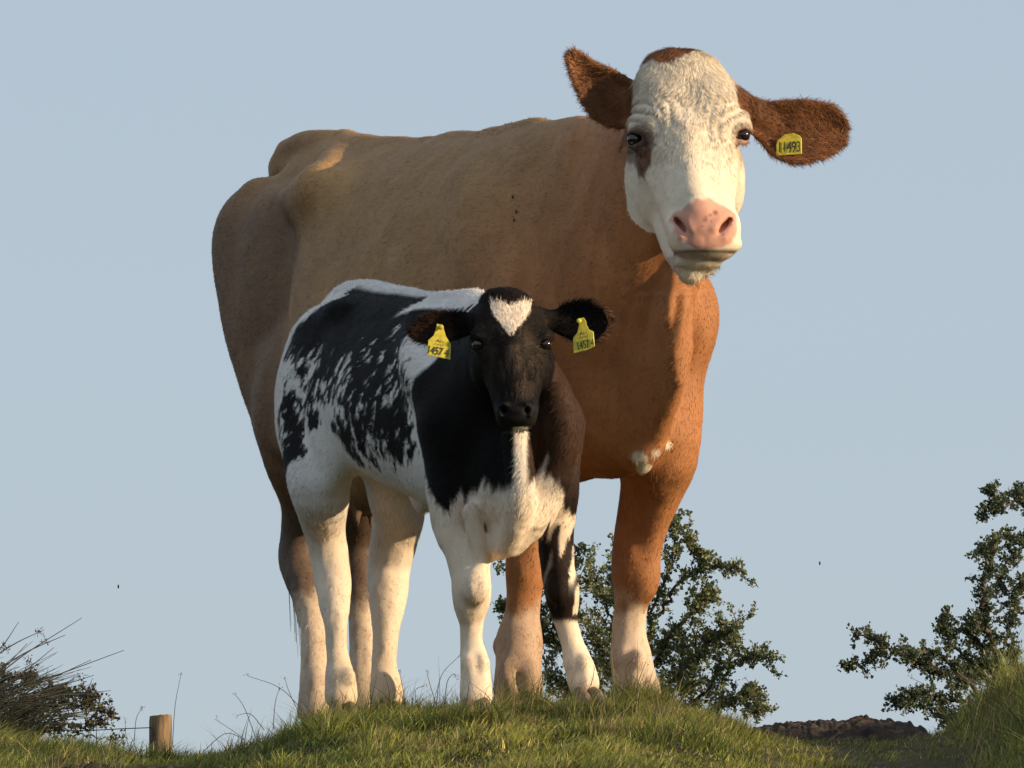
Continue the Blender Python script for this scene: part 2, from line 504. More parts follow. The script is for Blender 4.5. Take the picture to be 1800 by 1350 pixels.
# ------------------------------------------------------------------ grass blades (uncountable: one object)
M_GRASS = mat_attr('grass_blade', rough=0.55, spec=0.35, vary=0.10, translucent=0.42)
def blades(x, y, h, w, lean, col, segs=3, zoff=None, curl=1.0, leandir=None):
    n = len(x)
    z = ground_z(x, y) - 0.004 if zoff is None else zoff
    base = np.column_stack([x, y, z])
    ang = RNG.uniform(0, 2 * pi, n) if leandir is None else leandir
    ld = np.column_stack([np.cos(ang), np.sin(ang), np.zeros(n)])
    sa = RNG.uniform(0, 2 * pi, n)
    sd = np.column_stack([np.cos(sa), np.sin(sa), np.zeros(n)])
    vs = []
    for s in range(segs + 1):
        t = s / segs
        c = base + np.column_stack([np.zeros(n), np.zeros(n), h * (t - 0.25 * curl * lean * t * t)]) + ld * (h * lean * t ** 1.8)[:, None]
        ww = (w * (1 - t ** 1.6))[:, None] / 2
        if s < segs:
            vs += [c - sd * ww, c + sd * ww]
        else:
            vs += [c]
    V = np.stack(vs, 1); nv = V.shape[1]
    b = np.arange(n)[:, None] * nv
    fl = []; ct = []
    for s in range(segs - 1):
        k = 2 * s
        fl.append(np.hstack([b + k, b + k + 1, b + k + 3, b + k + 2]).ravel()); ct.append(np.full(n, 4))
    k = 2 * (segs - 1)
    fl.append(np.hstack([b + k, b + k + 1, b + k + 2]).ravel()); ct.append(np.full(n, 3))
    tipc = np.linspace(0, 1, segs + 1)
    C = []
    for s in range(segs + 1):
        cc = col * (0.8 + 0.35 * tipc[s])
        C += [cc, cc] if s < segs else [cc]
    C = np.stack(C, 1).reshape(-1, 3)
    return V.reshape(-1, 3), np.concatenate(fl), np.concatenate(ct), np.clip(C, 0, 1), np.zeros((n * nv, 3))

def grass_field(n, x0, x1, y0, y1, hmul=1.0):
    x = RNG.uniform(x0, x1, n); y = RNG.uniform(y0, y1, n)
    q = np.column_stack([x, y, np.zeros(n)])
    D = dirt_amount(x, y)
    px = 900 + x / y * FPX
    clump = 0.5 + 0.5 * noise(q, 9, 41); big = 0.5 + 0.5 * noise(q, 2.5, 42)
    keep = RNG.random(n) < (1 - 0.8 * D) * (0.45 + 0.55 * clump)
    x, y, q, D, clump, big, px = [v[keep] for v in (x, y, q, D, clump, big, px)]
    n = len(x)
    h = (0.014 + 0.056 * clump ** 2.2 * (0.5 + big)) * RNG.uniform(0.5, 1.35, n) * hmul
    h *= (1 - 0.6 * D)
    bank = sst(1660, 1760, px); h *= 1 + 1.2 * bank
    leftb = 1 - sst(120, 260, px); h *= 1 + 0.5 * leftb
    w = RNG.uniform(0.0018, 0.0050, n)
    hue = 0.5 + 0.5 * noise(q, 4, 51); dry = (RNG.random(n) < 0.10 + 0.12 * (noise(q, 6, 52) > 0.2))
    c1 = np.array([0.135, 0.190, 0.034]); c2 = np.array([0.40, 0.385, 0.080]); c3 = np.array([0.46, 0.36, 0.18])
    col = c1 + (c2 - c1) * hue[:, None]
    col = np.where(dry[:, None], c3, col) * RNG.gamma(4.5, .20, (n, 1))
    ld = RNG.normal(0.5, 1.3, n)          # leaning mostly to the right
    return blades(x, y, h, w, RNG.uniform(0.2, 1.3, n), col, leandir=ld)
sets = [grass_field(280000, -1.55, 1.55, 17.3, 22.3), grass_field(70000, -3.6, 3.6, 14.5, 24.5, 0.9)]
# dense straggling fringe on the crest, longer and partly dry
def fringe(n, pxs, ds, hh, dryp, spread=(-0.2, 0.2)):
    px = RNG.uniform(pxs[0], pxs[1], n); d = RNG.uniform(ds[0], ds[1], n)
    x = (px - 900) / FPX * d; y = d
    h = RNG.gamma(4, hh / 4, n)
    w = RNG.uniform(0.0016, 0.0032, n)
    c = np.where((RNG.random(n) < dryp)[:, None], np.array([0.30, 0.23, 0.12]), np.array([0.14, 0.17, 0.035])) * RNG.gamma(4, .26, (n, 1))
    return blades(x, y, h, w, RNG.uniform(0.1, 1.2, n), c, segs=4, leandir=RNG.normal(0.4, 1.6, n))
sets += [fringe(1500, (390, 560), (19.4, 20.6), 0.040, 0.45), fringe(700, (700, 830), (19.4, 20.2), 0.045, 0.5),
         fringe(3200, (560, 1300), (18.6, 20.3), 0.030, 0.3), fringe(1600, (-60, 230), (18.6, 20.6), 0.050, 0.3), fringe(260, (300, 400), (19.6, 20.6), 0.035, 0.4), fringe(500, (170, 260), (19.6, 20.6), 0.030, 0.4),
         fringe(4200, (1700, 1880), (18.0, 20.5), 0.055, 0.4), fringe(1800, (1080, 1320), (18.8, 20.3), 0.035, 0.3), fringe(1500, (1330, 1700), (17.8, 20.2), 0.022, 0.35)]
for fp, fd in ((837, 19.0), (1033, 19.12), (602, 19.74), (683, 19.95), (911, 19.72), (1126, 19.9), (1140, 19.88), (557, 20.3)):
    sets.append(fringe(620, (fp - 52, fp + 52), (fd - .16, fd - .03), 0.060, 0.2))
for k in range(26):
    fp = RNG.uniform(380, 1330); fd = RNG.uniform(18.2, 20.2)
    sets.append(fringe(int(RNG.uniform(30, 110)), (fp - 22, fp + 22), (fd - .03, fd + .03), RNG.uniform(.045, .085), RNG.choice([.1, .3, .8])))
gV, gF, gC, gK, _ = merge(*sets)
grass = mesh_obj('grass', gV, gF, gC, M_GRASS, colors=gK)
tag(grass, 'short green pasture grass with dry blades covering the knoll and banks', 'grass', kind='stuff')

# tall dry stems standing above the turf
def tube_path(pts, r0, r1, sides=4):
    pts = np.asarray(pts, float); n = len(pts)
    T = nrm(np.gradient(pts, axis=0))
    ref = np.array([0.3, 1, 0.2]); A = nrm(np.cross(T, ref)); B = np.cross(T, A)
    r = np.linspace(r0, r1, n)[:, None]
    V = np.stack([pts + r * (A * cos(2 * pi * k / sides) + B * sin(2 * pi * k / sides)) for k in range(sides)], 1).reshape(-1, 3)
    F = []
    for i in range(n - 1):
        for k in range(sides):
            a = i * sides + k; b = i * sides + (k + 1) % sides
            F += [a, b, b + sides, a + sides]
    return V, np.array(F), np.full(len(F) // 4, 4)
def bez(p, n=10):
    p = np.asarray(p, float)
    if len(p) == 2: return p[0] + (p[1] - p[0]) * np.linspace(0, 1, n)[:, None]
    E = np.vstack([2 * p[0] - p[1], p, 2 * p[-1] - p[-2]]); out = []
    for i in range(1, len(E) - 2):
        for t in np.linspace(0, 1, n, endpoint=False):
            out.append(0.5 * ((2 * E[i]) + (-E[i - 1] + E[i + 1]) * t + (2 * E[i - 1] - 5 * E[i] + 4 * E[i + 1] - E[i + 2]) * t * t + (-E[i - 1] + 3 * E[i] - 3 * E[i + 1] + E[i + 2]) * t ** 3))
    out.append(p[-1]); return np.array(out)
stems = [([(560, 1275), (500, 1215), (433, 1187)], 20.6), ([(452, 1290), (430, 1245), (413, 1220)], 20.6), ([(480, 1270), (484, 1235), (492, 1208)], 20.7),
         ([(540, 1270), (510, 1220), (500, 1190)], 20.6), ([(465, 1270), (440, 1255), (415, 1258)], 20.6), ([(345, 1320), (395, 1290), (430, 1300), (380, 1265)], 20.4),
         ([(303, 1300), (308, 1240), (318, 1186)], 21.8), ([(236, 1290), (240, 1262), (252, 1243)], 21.8), ([(232, 1320), (222, 1295), (220, 1265)], 21.8),
         ([(766, 1240), (775, 1190), (808, 1152)], 19.9), ([(780, 1240), (786, 1200), (798, 1185), (802, 1192)], 19.9), ([(770, 1235), (755, 1200), (750, 1178)], 20.0),
         ([(737, 1240), (730, 1215), (748, 1205)], 20.0), ([(690, 1250), (684, 1215), (677, 1187)], 19.6), ([(716, 1240), (707, 1205), (702, 1180)], 19.8),
         ([(1112, 1235), (1122, 1200), (1136, 1162)], 19.3), ([(1118, 1230), (1100, 1180), (1118, 1155)], 19.4), ([(1100, 1240), (1090, 1205), (1086, 1195)], 19.2),
         ([(1016, 1230), (1040, 1200), (1045, 1172)], 19.0), ([(1190, 1255), (1193, 1230), (1210, 1212)], 19.6), ([(1180, 1250), (1160, 1215), (1150, 1150)], 20.2),
         ([(1345, 1250), (1325, 1215), (1310, 1190)], 20.6), ([(692, 1330), (695, 1318), (701, 1309)], 18.4), ([(958, 1320), (945, 1280), (925, 1230)], 18.6),
         ([(1690, 1260), (1640, 1215), (1600, 1190)], 20.4), ([(1790, 1230), (1740, 1150), (1680, 1125)], 19.6), ([(1800, 1200), (1770, 1090), (1745, 1040)], 19.6), ([(1760, 1200), (1700, 1195), (1640, 1170)], 19.8)]
ss = []
for pts, d in stems:
    q3 = np.array([P(a, b, d) for a, b in pts]); q3[0, 2] -= 0.02
    v, f, c = tube_path(bez(q3, 6), 0.0013, 0.0006, 3)
    colr = np.array([0.16, 0.12, 0.075]) * RNG.uniform(0.6, 1.2)
    ss.append((v, f, c, np.tile(colr, (len(v), 1)), v * 0))
    # a few seed husks at the tip
    tip = q3[-1]
    k = 7; bb = tip + RNG.normal(0, 0.004, (k, 3)); dv = nrm(RNG.normal(0, 1, (k, 3))) * 0.006; sv = nrm(RNG.normal(0, 1, (k, 3))) * 0.0015
    vv = np.stack([bb - sv, bb + sv, bb + dv], 1).reshape(-1, 3)
    ss.append((vv, np.arange(3 * k), np.full(k, 3), np.tile(colr, (3 * k, 1)), vv * 0))
V_, F_, C_, K_, _ = merge(*ss)
dg = mesh_obj('dry_grass', V_, F_, C_, M_GRASS, colors=K_)
tag(dg, 'thin dry seed stems standing up out of the turf', 'dry grass', kind='stuff')
# ------------------------------------------------------------------ animal helpers
def sweep(F, pts, lat, n=2.3, k=0.02, sub=False, res=4):
    """pts rows = (x, y, z, half width along lat, half depth)"""
    A = np.asarray(pts, float); lat = nrm(lat)
    E = np.vstack([2 * A[0] - A[1], A, 2 * A[-1] - A[-2]]); out = []
    for i in range(1, len(E) - 2):
        for j in range(res):
            t = j / res
            out.append(0.5 * ((2 * E[i]) + (-E[i - 1] + E[i + 1]) * t + (2 * E[i - 1] - 5 * E[i] + 4 * E[i + 1] - E[i + 2]) * t * t + (-E[i - 1] + 3 * E[i] - 3 * E[i + 1] + E[i + 2]) * t ** 3))
    out.append(A[-1]); out = np.array(out); out[:, 3:] = np.maximum(out[:, 3:], 0.002)
    R = out[:, 3:].max()
    def fn(X, Y, Z):
        best = None
        for p, q in zip(out[:-1], out[1:]):
            a, b = p[:3], q[:3]; ab = b - a; L2 = float(ab @ ab) + 1e-12
            dx, dy, dz = X - a[0], Y - a[1], Z - a[2]
            h = np.clip((dx * ab[0] + dy * ab[1] + dz * ab[2]) / L2, 0, 1)
            qx, qy, qz = dx - h * ab[0], dy - h * ab[1], dz - h * ab[2]
            l = qx * lat[0] + qy * lat[1] + qz * lat[2]
            q2 = qx * qx + qy * qy + qz * qz
            o = np.sqrt(np.maximum(q2 - l * l, 0))
            ra = p[3] + (q[3] - p[3]) * h; rb = p[4] + (q[4] - p[4]) * h
            rho = ((np.abs(l) / ra) ** n + (o / rb) ** n) ** (1 / n) + 1e-9
            d = np.sqrt(q2) * (1 - 1 / rho)
            d = np.where(rho < 0.4, -0.6 * np.minimum(ra, rb), d)
            best = d if best is None else np.minimum(best, d)
        return best
    F._apply(out[:, :3].min(0) - R, out[:, :3].max(0) + R, fn, k, sub)

def ear(F, base, tip, updir, prof, thick, cup, k=0.012):
    """prof rows = (t, extent towards updir, extent away from it); cup bends the rims towards the camera side"""
    base = np.asarray(base, float); tip = np.asarray(tip, float)
    ax = tip - base; Lg = np.linalg.norm(ax); ax = ax / Lg
    up = np.asarray(updir, float); up = nrm(up - (up @ ax) * ax); dp = np.cross(ax, up)
    if dp[1] > 0: dp = -dp
    prof = np.asarray(prof, float)
    M = max(prof[:, 1].max(), prof[:, 2].max())
    def fn(X, Y, Z):
        dx, dy, dz = X - base[0], Y - base[1], Z - base[2]
        t = (dx * ax[0] + dy * ax[1] + dz * ax[2]) / Lg
        l = dx * up[0] + dy * up[1] + dz * up[2]
        d = dx * dp[0] + dy * dp[1] + dz * dp[2]
        hu = np.interp(t, prof[:, 0], prof[:, 1]); hd = np.interp(t, prof[:, 0], prof[:, 2])
        c = (hu - hd) / 2; hh = (hu + hd) / 2
        ln = (l - c) / (hh + 1e-6)
        dd = d - cup * hh * (ln * ln - 0.5) - 0.15 * Lg * np.sin(np.clip(t, 0, 1) * 3.1) * 0.3
        th = thick * (1 + 1.6 * np.clip(0.25 - t, 0, 0.25) / 0.25 * 2)
        a = np.abs(l - c) - hh + th
        b = np.abs(t - 0.5) * Lg - 0.5 * Lg + th
        o = np.maximum(np.maximum(a, b), 0)
        return np.sqrt(o * o + dd * dd) - th
    lo = np.minimum(base, tip) - M; hi = np.maximum(base, tip) + M
    F._apply(lo, hi, fn, k)

def hoof_mesh(c, head, size, mat, parent):
    c = np.asarray(c) - np.array([0, 0, .022])
    return hoof_mesh_at(c, head, size, mat, parent)

def hoof_mesh_at(c, head, size, mat, parent):
    """two claws side by side, pointing along head"""
    h = nrm(np.array([head[0], head[1], 0.0])); s = np.array([-h[1], h[0], 0.0])
    V, Q = [], []
    nu, nv = 16, 10
    for sg in (-1, 1):
        off = sum(len(v) for v in V)
        vs = []
        for i in range(nv + 1):
            for j in range(nu):
                th = 2 * pi * j / nu; ph = pi * i / nv
                x, y, z = sin(ph) * cos(th), sin(ph) * sin(th), cos(ph)
                z = max(z, -0.55)
                fx = 1.0 if x < 0 else 1.25 - 0.55 * max(z, 0)
                vs.append(c + h * (x * size * 0.62 * fx + (0.12 - 0.25 * z) * size) + s * (sg * size * 0.29 + y * size * 0.30) + np.array([0, 0, 1]) * z * size * 0.55)
        vs = np.array(vs); V.append(vs)
        for i in range(nv):
            for j in range(nu):
                a = off + i * nu + j; b = off + i * nu + (j + 1) % nu
                Q.append([a, a + nu, b + nu, b])
    return mesh_obj('hoof', np.vstack(V), np.array(Q).ravel(), np.full(len(Q), 4), mat, parent=parent)

def ball(name, c, r, mat, parent, sc=(1, 1, 1)):
    nu, nv = 24, 14
    V = np.array([[sin(pi * i / nv) * cos(2 * pi * j / nu), sin(pi * i / nv) * sin(2 * pi * j / nu), cos(pi * i / nv)] for i in range(nv + 1) for j in range(nu)])
    Q = np.array([[i * nu + j, (i + 1) * nu + j, (i + 1) * nu + (j + 1) % nu, i * nu + (j + 1) % nu] for i in range(nv) for j in range(nu)])
    return mesh_obj(name, np.asarray(c) + V * r * np.array(sc), Q.ravel(), np.full(len(Q), 4), mat, parent=parent)

def lettering(txt, size, loc, right, up, mat, parent, off=0.0012, sx=1.0, bold=0.0):
    cu = bpy.data.curves.new('lettering', 'FONT'); cu.body = txt; cu.size = size; cu.align_x = 'CENTER'; cu.align_y = 'CENTER'; cu.extrude = 0.0004; cu.offset = bold
    tmp = bpy.data.objects.new('lettering_tmp', cu); COL.objects.link(tmp)
    bpy.context.view_layer.update()
    me = bpy.data.meshes.new_from_object(tmp.evaluated_get(bpy.context.evaluated_depsgraph_get()))
    bpy.data.objects.remove(tmp)
    n = len(me.vertices); co = np.zeros(n * 3); me.vertices.foreach_get('co', co); co = co.reshape(-1, 3)
    r = nrm(right); u = nrm(up); f = np.cross(r, u)
    W = np.asarray(loc) + co[:, :1] * r * sx + co[:, 1:2] * u + (co[:, 2:3] + off) * f
    me.vertices.foreach_set('co', W.ravel().astype(np.float32)); me.update()
    me.materials.clear(); me.materials.append(mat)
    o = bpy.data.objects.new('lettering', me); COL.objects.link(o)
    o.parent = parent
    return o

from mathutils import Matrix
def reparent(o, parent):
    o.parent = parent
    o.matrix_parent_inverse = Matrix.Identity(4)

def tag_plate(name, outline, origin, right, up, thick, mat, parent):
    """outline in metres (a, b) on the plate's own plane"""
    r = nrm(right); u = nrm(up); f = np.cross(r, u)
    n = len(outline); V = []
    ins = 0.0007
    o2 = np.array(outline); cen = o2.mean(0)
    for dz, sh in ((-thick / 2, 1), (thick / 2 - ins, 1), (thick / 2, 1 - 0.03)):
        for a, b in (o2 - cen) * sh + cen:
            bend = -0.06 * a * a / 0.03
            V.append(np.asarray(origin) + r * a + u * b + f * (dz + bend))
    F = list(range(n))[::-1]; C = [n]
    F += [2 * n + i for i in range(n)]; C.append(n)
    for l in (0, 1):
        for i in range(n):
            j = (i + 1) % n
            F += [l * n + i, l * n + j, (l + 1) * n + j, (l + 1) * n + i]; C.append(4)
    return mesh_obj(name, np.array(V), F, C, mat, parent=parent, smooth=False)

# ================================================================== COW
RNGC = np.random.default_rng(21)
TH = radians(30.0)
CO = np.array([0.167, 20.0]); CH = np.array([sin(TH), -cos(TH)]); CL = np.array([cos(TH), sin(TH)])
def Lc(u, v, z): return np.array([CO[0] + u * CH[0] + v * CL[0], CO[1] + u * CH[1] + v * CL[1], z])
CR = np.array([[CH[0], CH[1], 0], [CL[0], CL[1], 0], [0, 0, 1.0]])
def cow_field():
    gx = graded(-1.00, 0.98, 0.12, 0.86, 0.011, 0.0048)
    gy = graded(19.08, 21.80, 19.22, 19.78, 0.012, 0.0050)
    gz = graded(-0.03, 1.72, 1.02, 1.66, 0.011, 0.0048)
    F = Field(gx, gy, gz)
    ax = np.array([CH[0], CH[1]]); la = CL
    F.loft([CO[0], CO[1]], ax, la, [
        (-1.66, 1.28, 1.12, .05, 0), (-1.60, 1.38, 1.06, .12, 0), (-1.5, 1.50, .98, .19, 0), (-1.35, 1.54, .86, .215, 0), (-1.16, 1.535, .74, .215, 0), (-1.02, 1.515, .66, .285, 0), (-.88, 1.50, .60, .34, 0),
        (-.7, 1.495, .57, .355, 0), (-.45, 1.485, .54, .375, 0), (-.2, 1.475, .545, .335, 0), (0, 1.46, .56, .255, 0), (.13, 1.42, .57, .180, 0), (.25, 1.38, .57, .120, 0), (.34, 1.32, .585, .080, .005), (.42, 1.27, .66, .050, .01), (.49, 1.20, .80, .022, .01)], k=0.03, nt=1.75, nb=2.2, wid=0.42)
    for sg in (-1, 1):
        dv = 0.0 if sg < 0 else 0.0
        # pelvis: hook, pin, ridges
        F.ell(Lc(-1.02, sg * .205, 1.34), (.10, .04, .05), CR, k=.10)
        F.chain([Lc(-.97, sg * .200, 1.395), Lc(-1.08, sg * .13, 1.465), Lc(-1.22, sg * .03, 1.49)], [.022, .022, .016], k=.10)
        F.chain([Lc(-1.0, sg * .225, 1.385), Lc(-1.28, sg * .165, 1.36), Lc(-1.55, sg * .10, 1.35)], [.03, .028, .035], k=.08)
        F.ell(Lc(-1.55, sg * .12, 1.34), (.055, .05, .05), CR, k=.05)
        # thigh
        F.ell(Lc(-1.31, sg * .165, 1.13), (.20, .10, .28), CR, k=.05)
        F.chain([Lc(-1.46, sg * .13, 1.375), Lc(-1.485, sg * .15, 1.29), Lc(-1.445, sg * .15, 1.13), Lc(-1.36, sg * .15, .955), Lc(-1.27, sg * .16, .78)], [.08, .110, .115, .110, .090], k=.035, n=8)
        F.ell(Lc(-1.12, sg * .215, .84), (.11, .08, .18), CR, k=.06)
        # shoulder blade, point of shoulder, upper arm
        F.chain([Lc(-.26, sg * .15, 1.32), Lc(-.10, sg * .21, 1.16), Lc(.0 if sg < 0 else .08, sg * (.20 if sg < 0 else .235), 1.0)], [.05, .08, .09], k=.08)
        F.ell(Lc(.02 if sg < 0 else .17, sg * (.19 if sg < 0 else .21), .97), (.115, .09, .15), CR, k=.05)
        F.chain([Lc(-.35, sg * .22, 1.2), Lc(-.30, sg * .25, 1.0), Lc(-.16, sg * .24, .80)], [.06, .09, .08], k=.06)
    F.ell(Lc(-1.42, 0, 1.553), (.16, .050, .034), CR, k=.06)       # tail head
    F.ell(Lc(-1.565, 0, 1.50), (.085, .038, .042), CR, k=.06)
    F.chain([Lc(-1.22, 0, 1.528), Lc(-.9, 0, 1.495), Lc(-.5, 0, 1.475), Lc(-.2, 0, 1.465)], [.025, .02, .02, .03], k=.05)
    # crease behind the shoulder, girth
    F.chain([Lc(-.46, -.375, 1.20), Lc(-.45, -.415, 1.0), Lc(-.47, -.42, .80)], [.040, .048, .040], k=.05, sub=True, n=10)
    # fold in front of the thigh
    F.chain([Lc(-1.10, -.30, 1.26), Lc(-1.11, -.325, 1.1), Lc(-1.11, -.34, .9), Lc(-1.12, -.34, .74)], [.035, .062, .070, .06], k=.035, sub=True, n=10)
    F.ell(Lc(-.80, -.34, 1.40), (.10, .05, .06), CR, k=.09, sub=True)      # hollow of the flank
    # neck
    A = Lc(-.25, 0, 0)[:2]; B = P(1203, 230, 19.66)[:2]
    nd = nrm(B - A); nl = np.array([-nd[1], nd[0]]); Ln = np.linalg.norm(B - A)
    F.loft(A, nd, nl, [(-.05, 1.46, .8, .16, 0), (.15, 1.475, .74, .22, 0), (.35, 1.49, .70, .20, 0), (.52, 1.505, .76, .165, 0), (.68, 1.535, .95, .14, 0), (Ln - .02, 1.57, 1.10, .115, 0), (Ln + .05, 1.55, 1.2, .08, 0)], k=.07, nt=1.9, nb=2.0, wid=.5)
    # brisket, dewlap
    F.ell(Lc(.17, 0, .72), (.15, .12, .15), CR, k=.06)
    F.chain([Lc(.47, .0, 1.10), Lc(.475, .005, 1.0), Lc(.47, .01, .88), Lc(.43, .01, .76), Lc(.36, .005, .65), Lc(.31, 0, .585)], [.014, .018, .018, .018, .018, .016], k=.06)
    F.chain([Lc(.44, .05, .93), Lc(.45, .06, .86), Lc(.40, .055, .76)], [.010, .012, .008], k=.03)
    F.chain([Lc(.33, -.045, .59), Lc(.355, 0, .605), Lc(.365, .06, .63)], [.008, .011, .007], k=.035)
    F.chain([Lc(.345, -.01, .60), Lc(.325, .0, .575)], [.008, .008], k=.045)
    # fore legs
    sq = None
    F.chain([Lc(.10, .20, .98), P(1168, 770, 19.98), P(1148, 850, 20.05), P(1134, 900, 20.07), P(1122, 950, 20.08), P(1116, 1000, 20.07), P(1114, 1030, 20.06), P(1108, 1072, 20.07), P(1106, 1115, 20.07), P(1109, 1152, 20.06), P(1114, 1188, 20.04), P(1120, 1218, 20.02)],
            [.105, .098, .080, .070, .066, .062, .056, .044, .044, .053, .055, .064], k=.05)
    F.ell(P(1130, 1015, 20.03), (.040, .04, .055), k=.03)
    F.ell(P(1112, 985, 20.02), (.036, .03, .04), k=.025)
    for x, y, d in ((1092, 1158, 20.03), (1122, 1160, 20.0)): F.ell(P(x, y, d), (.024, .03, .028), k=.02)
    for x in (1090, 1128): F.ell(P(x, 1172, 20.10), (.011, .012, .014), k=.01)
    F.chain([P(1170, 870, 20.0), P(1150, 930, 20.02), P(1138, 1000, 20.03)], [.03, .03, .022], k=.03)
    F.chain([Lc(.06, -.20, .95), Lc(-.02, -.19, .78), P(925, 900, 19.88), P(930, 950, 19.87), P(924, 1000, 19.86), P(921, 1040, 19.86), P(917, 1085, 19.86), P(913, 1130, 19.85), P(911, 1175, 19.83), P(911, 1212, 19.82)],
            [.10, .09, .068, .056, .054, .046, .046, .060, .058, .062], k=.05)
    for x in (892, 932): F.ell(P(x, 1190, 19.79), (.026, .03, .05), k=.02)
    F.cone(P(911, 1185, 19.775), P(913, 1235, 19.75), .006, .012, k=.012, sub=True)
    F.ell(P(871, 1135, 19.86), (.011, .014, .016), k=.01)
    F.cone(P(1132, 1195, 19.97), P(1148, 1228, 19.95), .005, .008, k=.012, sub=True)
    # hind legs
    F.chain([Lc(-1.22, -.17, .92), P(514, 720, 21.0), P(519, 800, 21.03), P(532, 880, 21.1), P(526, 940, 21.14), P(522, 985, 21.13), P(532, 1030, 21.08), P(547, 1080, 21.03), P(552, 1120, 21.0), P(553, 1170, 20.98), P(554, 1205, 20.96), P(556, 1258, 20.94)],
            [.095, .105, .085, .060, .050, .050, .043, .037, .034, .037, .045, .050], k=.03)
    F.ell(P(506, 985, 21.2), (.026, .04, .05), k=.03)
    F.chain([Lc(-1.35, .19, .92), P(628, 760, 21.3), P(634, 860, 21.35), P(630, 940, 21.42), P(629, 985, 21.42), P(634, 1050, 21.36), P(637, 1110, 21.33), P(639, 1170, 21.3), P(640, 1215, 21.28), P(640, 1262, 21.27)],
            [.15, .115, .075, .054, .050, .042, .038, .039, .044, .050], k=.05)
    F.ell(Lc(-1.12, 0, .64), (.19, .13, .12), CR, k=.04)     # udder
    for u_, v_ in ((-1.06, -.06), (-1.06, .06), (-1.18, -.05), (-1.18, .05)):
        F.cone(Lc(u_, v_, .56), Lc(u_, v_, .50), .016, .010, k=.01)
    # tail
    F.chain([Lc(-1.55, 0, 1.50), Lc(-1.67, .01, 1.40), Lc(-1.68, .03, 1.15), Lc(-1.63, .06, .85), Lc(-1.60, .05, .62)], [.035, .03, .022, .016, .012], k=.02)

    # ------------- head
    D = 19.5; S = .001413
    def hp(px, py, c): return P(px, py, D - c)
    X = nrm(np.array([1.0, 0.15, -0.10]))       # head rolled slightly
    sw = lambda rows, n=2.4, k=.03: sweep(F, [tuple(hp(a, b, c)) + (w_, d_) for a, b, c, w_, d_ in rows], X, n=n, k=k)
    sw([(1199, 141, -.085, .104, .072), (1201, 170, -.075, .124, .095), (1204, 205, -.065, .130, .112), (1208, 250, -.045, .120, .118), (1214, 300, -.015, .102, .108),
        (1222, 345, .025, .090, .092), (1231, 385, .058, .086, .078), (1238, 415, .078, .082, .066)], n=2.7)
    F.ell(hp(1199, 117, -.085), (.076, .062, .036), k=.03)                    # poll
    sw([(1203, 330, -.13, .090, .065), (1205, 385, -.075, .084, .062), (1211, 435, -.01, .070, .045), (1219, 466, .035, .058, .030)], n=2.2, k=.03)
    for x, xc in ((1146, -1), (1281, 1)):
        F.ell(hp(x, 318, -.105), (.042, .080, .10), k=.035)                   # cheek
    # facial crest
    F.chain([hp(1135, 285, -.01), hp(1150, 320, .02), hp(1170, 350, .045)], [.012, .012, .010], k=.03)
    F.chain([hp(1292, 280, -.01), hp(1284, 320, .02), hp(1276, 350, .045)], [.012, .012, .010], k=.03)
    # nasal bridge
    F.chain([hp(1208, 230, .055), hp(1213, 280, .078), hp(1220, 330, .105), hp(1229, 372, .122)], [.022, .020, .022, .026], k=.045)
    # brow swellings and hollow of the brow
    F.ell(hp(1162, 195, .004), (.045, .035, .05), k=.05)
    F.ell(hp(1250, 192, .000), (.045, .035, .05), k=.05)
    F.ell(hp(1123, 226, -.035), (.032, .048, .034), k=.03)
    F.ell(hp(1299, 220, -.035), (.030, .048, .034), k=.03)
    F.chain([hp(1108, 232, -.015), hp(1119, 226, .004), hp(1134, 233, .014)], [.009, .011, .008], k=.012)       # upper lids
    F.chain([hp(1295, 226, .010), hp(1306, 221, .002), hp(1317, 228, -.018)], [.008, .010, .009], k=.012)
    F.ell(hp(1116, 245, .002), (.021, .024, .0145), k=.008, sub=True)
    F.ell(hp(1306, 238, .002), (.018, .024, .014), k=.008, sub=True)
    F.chain([hp(1107, 257, -.010), hp(1119, 258, .006), hp(1134, 249, .012)], [.006, .008, .006], k=.010)       # lower lids
    F.chain([hp(1297, 249, .010), hp(1307, 250, .002), hp(1316, 243, -.014)], [.006, .007, .006], k=.010)
    F.chain([hp(1125, 268, .008), hp(1140, 262, .022)], [.005, .005], k=.012)
    # forehead wrinkles
    # muzzle
    F.ell(hp(1238, 402, .082), (.082, .066, .056), k=.025)
    F.ell(hp(1242, 430, .090), (.088, .056, .028), k=.018)
    F.ell(hp(1192, 402, .100), (.024, .032, .036), k=.025)
    F.ell(hp(1279, 397, .100), (.024, .032, .036), k=.025)
    F.ell(hp(1226, 463, .058), (.058, .045, .018), k=.012)      # lower lip
    F.ell(hp(1213, 483, .030), (.027, .040, .024), k=.02)       # chin
    F.chain([hp(1176, 462, .062), hp(1205, 455, .128), hp(1240, 450, .150), hp(1275, 449, .130), hp(1305, 446, .072)], [.004, .0045, .0045, .0045, .004], k=.009, sub=True)
    # nostrils: a comma opening up and outwards
    for sgn, x0 in ((-1, 1200), (1, 1271)):
        F.chain([hp(x0 + sgn * 12, 384, .118), hp(x0 + sgn * 3, 394, .140), hp(x0 - sgn * 8, 411, .152)], [.007, .0105, .0075], k=.006, sub=True, n=8)
        F.chain([hp(x0 + sgn * 9, 388, .100), hp(x0 + sgn * 1, 398, .118), hp(x0 - sgn * 6, 409, .130)], [.007, .0105, .0075], k=.006, sub=True, n=8)
        F.chain([hp(x0 + sgn * 21, 392, .108), hp(x0 + sgn * 15, 408, .122), hp(x0 + sgn * 3, 420, .138)], [.005, .006, .005], k=.014)
        F.chain([hp(x0 + sgn * 4, 380, .122), hp(x0 - sgn * 8, 388, .140), hp(x0 - sgn * 17, 402, .148)], [.005, .006, .005], k=.014)
